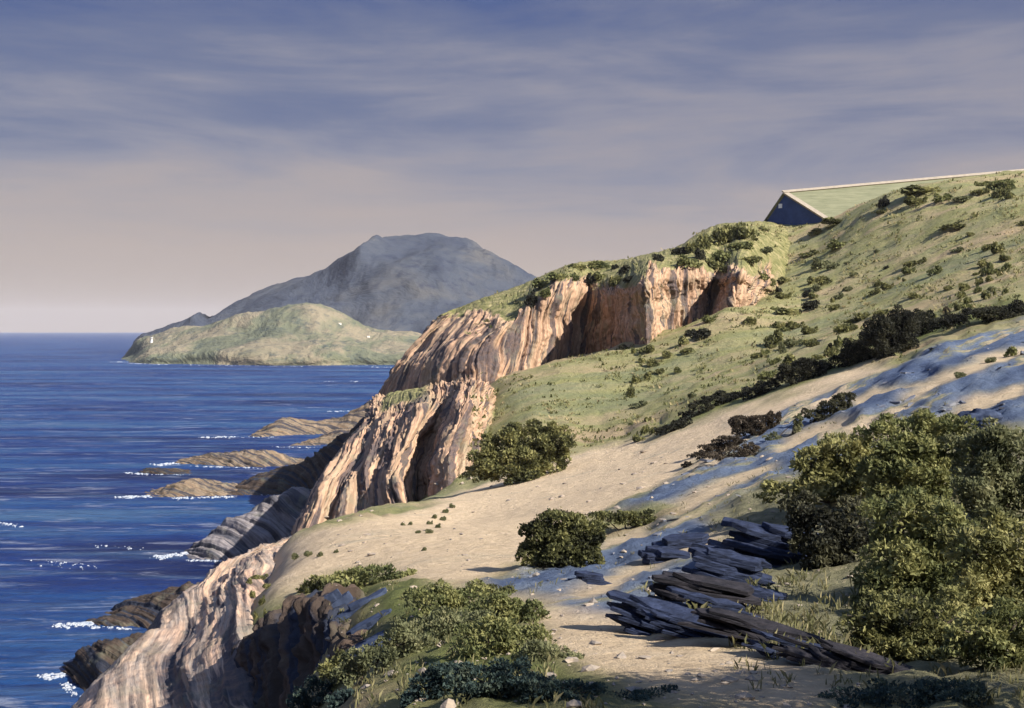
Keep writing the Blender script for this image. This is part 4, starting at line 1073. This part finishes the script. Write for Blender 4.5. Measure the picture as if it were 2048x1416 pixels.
for k, (px, py, wp, hp, dp, lab) in enumerate([(668, 1205, 54, 34, -.55, 'round slab for a blue shadow groove nearest the sand above the dark outcrop'), (722, 1212, 100, 15, -.42, 'long thin slab for a blue shadow groove, uppermost of the tilted ones'),
                                               (745, 1248, 96, 18, -.45, 'wide slab for a blue shadow groove under the thin one'), (800, 1268, 110, 14, -.34, 'longest tilted slab for a blue shadow groove on the knoll side'), (735, 1300, 92, 30, -.45, 'deep blue slab for a shadow groove lowest of the tilted group')]):
    ledge('blue_stone_and_shade', px, py, wp, hp, 2, .25, dp, M['blue_stone_and_shade'], lab, 60 + k, .35, 'tilted slabs for blue shadow grooves by the knoll')  # slabs added to draw the blue shadow grooves of the bank

# ------------------------------------------------------------------ ground cover in front (uncountable)
def scatter(name, polys, n, hrange, mat, label, seed, kind='grass'):
    r = np.random.default_rng(seed); V, T = [], []
    got = 0
    for poly in polys:
        xs_, ys_ = [p[0] for p in poly], [p[1] for p in poly]
        for _ in range(n):
            px, py = r.uniform(min(xs_), max(xs_)), r.uniform(min(ys_), max(ys_))
            ins = False
            for (a, b), (c, d) in zip(poly, poly[1:] + poly[:1]):
                if (b > py) != (d > py) and px < a + (py - b) / (d - b) * (c - a): ins = not ins
            if not ins or fbm(px * .02, py * .03, seed, 3) < -.05: continue
            p = hit(px, py)
            if p is None: continue
            for _k in range(r.integers(4, 9)):
                h = r.uniform(*hrange); a = r.uniform(0, 6.28); l = r.uniform(.2, .9) * h; w = h * .05 + .002
                q = p + np.array([r.normal() * h * .4, r.normal() * h * .4, -.01]); dx = np.array([math.cos(a), math.sin(a), 0]); sx = np.array([-dx[1], dx[0], 0]) * w
                V += [q - sx, q + sx, q + dx * l * .4 + np.array([0, 0, h * .7]) + sx * .7, q + dx * l + np.array([0, 0, h])]
                T += [float(np.clip(r.normal(.5, .25), 0, 1))] * 4
    V = np.array(V)
    tag(mesh_np(name, V, np.arange(len(V)).reshape(-1, 4), mat, None, {'tint': T}, smooth=False), label, None, None, 'stuff')


def tussocks(n, seed):
    r = np.random.default_rng(seed); V, T = [], []
    for _ in range(n):
        px, py = r.uniform(930, 2100), r.uniform(345, 960)
        g = fbm(px * .012, py * .03, 4., 4)
        if g < r.uniform(-.35, .45): continue
        d = Vector(((px - CX) / F, 1.0, -(py - HY) / F)).normalized(); best = None
        for b in BV[:3]:
            loc, nor, _i, dist = b.ray_cast(Vector((0, 0, EYE)), d, 3000)
            if loc is not None and (best is None or dist < best[1]): best = (loc, dist, abs(nor.z))
        if best is None or best[2] < .72: continue
        p = np.array(best[0])
        if p[1] > 175 or p[1] < 26: continue
        q = (p[0] / (p[1] + 11) * 2.2, math.log(p[1] + 11))
        i, j = int((p[0] / (p[1] + 11) + 1.15) / 2.3 * (NA - 1)), int((q[1] - gb[0]) / (gb[-1] - gb[0]) * (NB - 1))
        if 0 <= i < NA and 0 <= j < NB and a_sand[i, j] + .8 * a_shade[i, j] > r.uniform(.05, .5): continue
        t0 = r.normal(.42, .22) + .3 * g
        s0 = r.uniform(.4, 1.3) * (.22 + .0024 * p[1])
        for _k in range(r.integers(4, 8)):
            h = s0 * r.uniform(.25, .6); a = r.uniform(0, 6.28); dx = np.array([math.cos(a), math.sin(a), 0]); sx = np.array([-dx[1], dx[0], 0]) * h * .34
            b = p + np.array([r.normal() * s0 * .45, r.normal() * s0 * .45, -.05 * s0])
            V += [b - sx, b + sx, b + dx * h * .7 + np.array([0, 0, h * .8]) + sx * .5, b + dx * h * .6 + np.array([0, 0, h]) - sx * .4]
            T += [float(np.clip(t0 + r.normal() * .15, 0, 1))] * 4
    V = np.array(V)
    tag(mesh_np('grass_tussocks', V, np.arange(len(V)).reshape(-1, 4), M['tussock'], None, {'tint': T}, smooth=False), 'low grass tussocks over the hill slopes', None, None, 'stuff')


M['tussock'] = leaf_material('tussock grass', [(0.0, (0.085, 0.092, 0.034)), (0.4, (0.165, 0.165, 0.064)), (0.7, (0.25, 0.22, 0.10)), (1.0, (0.36, 0.28, 0.15))])
tussocks(11000, 8)
scatter('dry_grass', [[(640, 1150), (1000, 1190), (1130, 1330), (1200, 1416), (700, 1416)], [(1420, 1010), (1700, 900), (2048, 860), (2048, 1416), (1500, 1380), (1380, 1200)], [(1000, 1120), (1350, 980), (1600, 860), (1900, 760), (1900, 850), (1500, 1010), (1250, 1200), (1000, 1190)]],
        800, (.03, .10), M['straw'], 'dry grass blades on the near slope', 5)


scatter('dry_grass', [[(1230, 1190), (1480, 1140), (1700, 1150), (1850, 1310), (1830, 1350), (1450, 1300)]], 700, (.04, .15), M['straw'], 'grass tufts rooted among the slate ledges', 15)


def chips(n, seed):
    r = np.random.default_rng(seed); V, Q = [], []
    for _ in range(n):
        px, py = r.uniform(950, 2080), r.uniform(640, 1260)
        p = hit(px, py)
        if p is None or p[1] > 75 or p[1] < 9: continue
        i, j = int((p[0] / (p[1] + 11) + 1.15) / 2.3 * (NA - 1)), int((math.log(p[1] + 11) - gb[0]) / (gb[-1] - gb[0]) * (NB - 1))
        if not (0 <= i < NA and 0 <= j < NB) or a_shade[i, j] < r.uniform(.3, .9) or fbm(p[0] * .3, p[1] * .3, 3., 3) < r.uniform(-.3, .3): continue
        sz = (.03 + .10 * r.random() ** 4) * max(1, p[1] / 16) ** .8; a = .86 + r.normal() * .5; nb = 6; b = len(V)
        th = np.sort(r.uniform(0, 2 * math.pi, nb)); rr = r.uniform(.6, 1.1, nb); t = sz * r.uniform(.12, .35); dz = r.normal() * .2
        for zz, k in ((-.3 * t, 1.), (t, .92)):
            for q in range(nb):
                x, y = math.cos(th[q]) * rr[q] * sz * 1.5 * k, math.sin(th[q]) * rr[q] * sz * .8 * k
                V.append((p[0] + x * math.cos(a) - y * math.sin(a), p[1] + x * math.sin(a) + y * math.cos(a), p[2] + zz + x * dz))
        V.append((p[0], p[1], p[2] + t))
        for q in range(nb):
            w = (q + 1) % nb
            Q += [(b + q, b + w, b + nb + w), (b + q, b + nb + w, b + nb + q), (b + nb + q, b + nb + w, b + 2 * nb)]
    tag(mesh_np('slate_chips', V, Q, plain_material('slate chips', (.045, .055, .085), (.19, .19, .20), 1.5), smooth=False), 'slate chips strewn over the ground coloured with blue shade', None, None, 'stuff')


chips(1900, 12)


def pebbles(n, seed):
    r = np.random.default_rng(seed); V, Q = [], []
    polys = SAND[:1] + SAND[1:] + SHADE_BANDS
    ico = [(0, 0, 1), (.89, 0, .45), (.28, .85, .45), (-.72, .53, .45), (-.72, -.53, .45), (.28, -.85, .45), (.9, .3, -.3), (-.1, .95, -.3), (-.95, 0, -.3), (-.1, -.95, -.3)]
    fc = [(0, 1, 2), (0, 2, 3), (0, 3, 4), (0, 4, 5), (0, 5, 1), (1, 6, 2), (2, 6, 7), (2, 7, 3), (3, 7, 8), (3, 8, 4), (4, 8, 9), (4, 9, 5), (5, 9, 6), (5, 6, 1)]
    for _ in range(n):
        px, py = r.uniform(650, 1750), r.uniform(900, 1416)
        p = hit(px, py)
        if p is None or p[1] > 80: continue
        s = (.012 + .06 * r.random() ** 4) * max(1, p[1] / 14) ** .8; b = len(V)
        k = np.array([1, .8, .55]) * s
        a = r.uniform(0, 6.28)
        for v in ico:
            q = np.array(v) * k * (1 + .25 * r.normal()); V.append(p + np.array([q[0] * math.cos(a) - q[1] * math.sin(a), q[0] * math.sin(a) + q[1] * math.cos(a), q[2]]))
        Q += [(b + i, b + j, b + l) for i, j, l in fc]
    tag(mesh_np('pebbles', V, Q, plain_material('pebble', (.13, .12, .11), (.36, .28, .20), 9.), smooth=False), 'small pebbles on the sandy path', None, None, 'stuff')


pebbles(800, 3)

# ------------------------------------------------------------------ air
def haze():
    m = bpy.data.materials.new('haze'); m.use_nodes = True; nt = m.node_tree
    for n in list(nt.nodes): nt.nodes.remove(n)
    out = nt.nodes.new('ShaderNodeOutputMaterial'); v = nt.nodes.new('ShaderNodeVolumePrincipled')
    v.inputs['Color'].default_value = (.93, .92, .97, 1); v.inputs['Density'].default_value = HAZE; v.inputs['Anisotropy'].default_value = 0.
    nt.links.new(v.outputs[0], out.inputs['Volume'])
    x, y0, y1, z0, z1 = 9200, -300, 9300, -16, 190
    V = [(-x, y0, z0), (x, y0, z0), (x, y1, z0), (-x, y1, z0), (-x, y0, z1), (x, y0, z1), (x, y1, z1), (-x, y1, z1)]
    o = mesh_np('haze', V, [(0, 3, 2, 1), (4, 5, 6, 7), (0, 1, 5, 4), (1, 2, 6, 5), (2, 3, 7, 6), (3, 0, 4, 7)], m, smooth=False)
    tag(o, 'thin blue sea haze over the bay', None, None, 'stuff')


HAZE = 0.00006
if HAZE: haze()

# ------------------------------------------------------------------ sky, sun, camera
w = bpy.data.worlds.new('World'); S.world = w; w.use_nodes = True
nt = w.node_tree
for x in list(nt.nodes): nt.nodes.remove(x)
n = N(nt)
out = n.add('ShaderNodeOutputWorld'); bg = n.add('ShaderNodeBackground')
sky = n.add('ShaderNodeTexSky', sky_type='NISHITA'); sky.sun_disc = False
az = math.atan2(SUN_AZ[0], SUN_AZ[1])
sky.sun_elevation = SUN_EL; sky.sun_rotation = az
dirv = n.add('ShaderNodeTexCoord').outputs['Generated']
sep = n.add('ShaderNodeSeparateXYZ'); nt.links.new(dirv, sep.inputs[0]); z = sep.outputs[2]
wisp = n.noise(n.mapping(dirv, (1.7, 1.7, 12.0)), 1.5, 7, .6, .5)
big = n.noise(n.mapping(dirv, (1.5, 1.5, 6.0), loc=(3, 1, 0)), 1.5, 4, .5, .2)
grain = n.noise(n.mapping(dirv, (5, 5, 40)), 2.0, 6, .7, .3)
el = n.math('ADD', z, n.math('MULTIPLY', n.math('SUBTRACT', wisp, .5), .25))
el = n.math('ADD', el, n.math('MULTIPLY', n.math('SUBTRACT', big, .5), .22))
el = n.math('ADD', el, n.math('MULTIPLY', n.math('SUBTRACT', grain, .5), .03))
cloud = n.ramp(el, [(0.0, (.330, .262, .232)), (.06, (.318, .256, .238)), (.125, (.272, .235, .242)), (.18, (.182, .180, .235)), (.22, (.105, .120, .205)), (.28, (.042, .068, .185)), (.38, (.085, .13, .29)), (.8, (.22, .33, .62))])
skyc = n.add('ShaderNodeMix', data_type='RGBA', blend_type='MULTIPLY'); skyc.inputs[0].default_value = 1.0
nt.links.new(sky.outputs[0], skyc.inputs[6]); skyc.inputs[7].default_value = (.055, .055, .055, 1)
c = n.mix(.88, skyc.outputs[2], cloud)
sk = n.add('ShaderNodeVectorMath', operation='SCALE'); nt.links.new(c, sk.inputs[0]); sk.inputs[3].default_value = .66; c = sk.outputs[0]
nt.links.new(c, bg.inputs[0]); bg.inputs[1].default_value = 1.0
nt.links.new(bg.outputs[0], out.inputs[0])

sd = bpy.data.lights.new('sun', 'SUN'); sd.energy = 5.0; sd.angle = math.radians(.5); sd.color = (1.0, .95, .87)
so = bpy.data.objects.new('sun', sd); COL.objects.link(so)
sv = Vector((SUN_AZ[0] * math.cos(SUN_EL), SUN_AZ[1] * math.cos(SUN_EL), math.sin(SUN_EL)))
so.rotation_euler = sv.to_track_quat('Z', 'Y').to_euler(); so.location = (60, -40, 80)

cd = bpy.data.cameras.new('camera'); cam = bpy.data.objects.new('camera', cd); COL.objects.link(cam)
cam.location = (0, 0, EYE); cam.rotation_euler = (math.pi / 2, 0, 0)
cd.sensor_width = 36; cd.lens = 36 * F / 2048; cd.shift_y = -(708 - HY) / 2048
cd.clip_start = .1; cd.clip_end = 30000
S.camera = cam
S.view_settings.view_transform = 'Standard'; S.view_settings.look = 'None'; S.view_settings.exposure = 1.12; S.view_settings.gamma = 1
S.cycles.max_bounces = 5; S.cycles.diffuse_bounces = 2; S.cycles.volume_bounces = 0
S.cycles.use_denoising = True
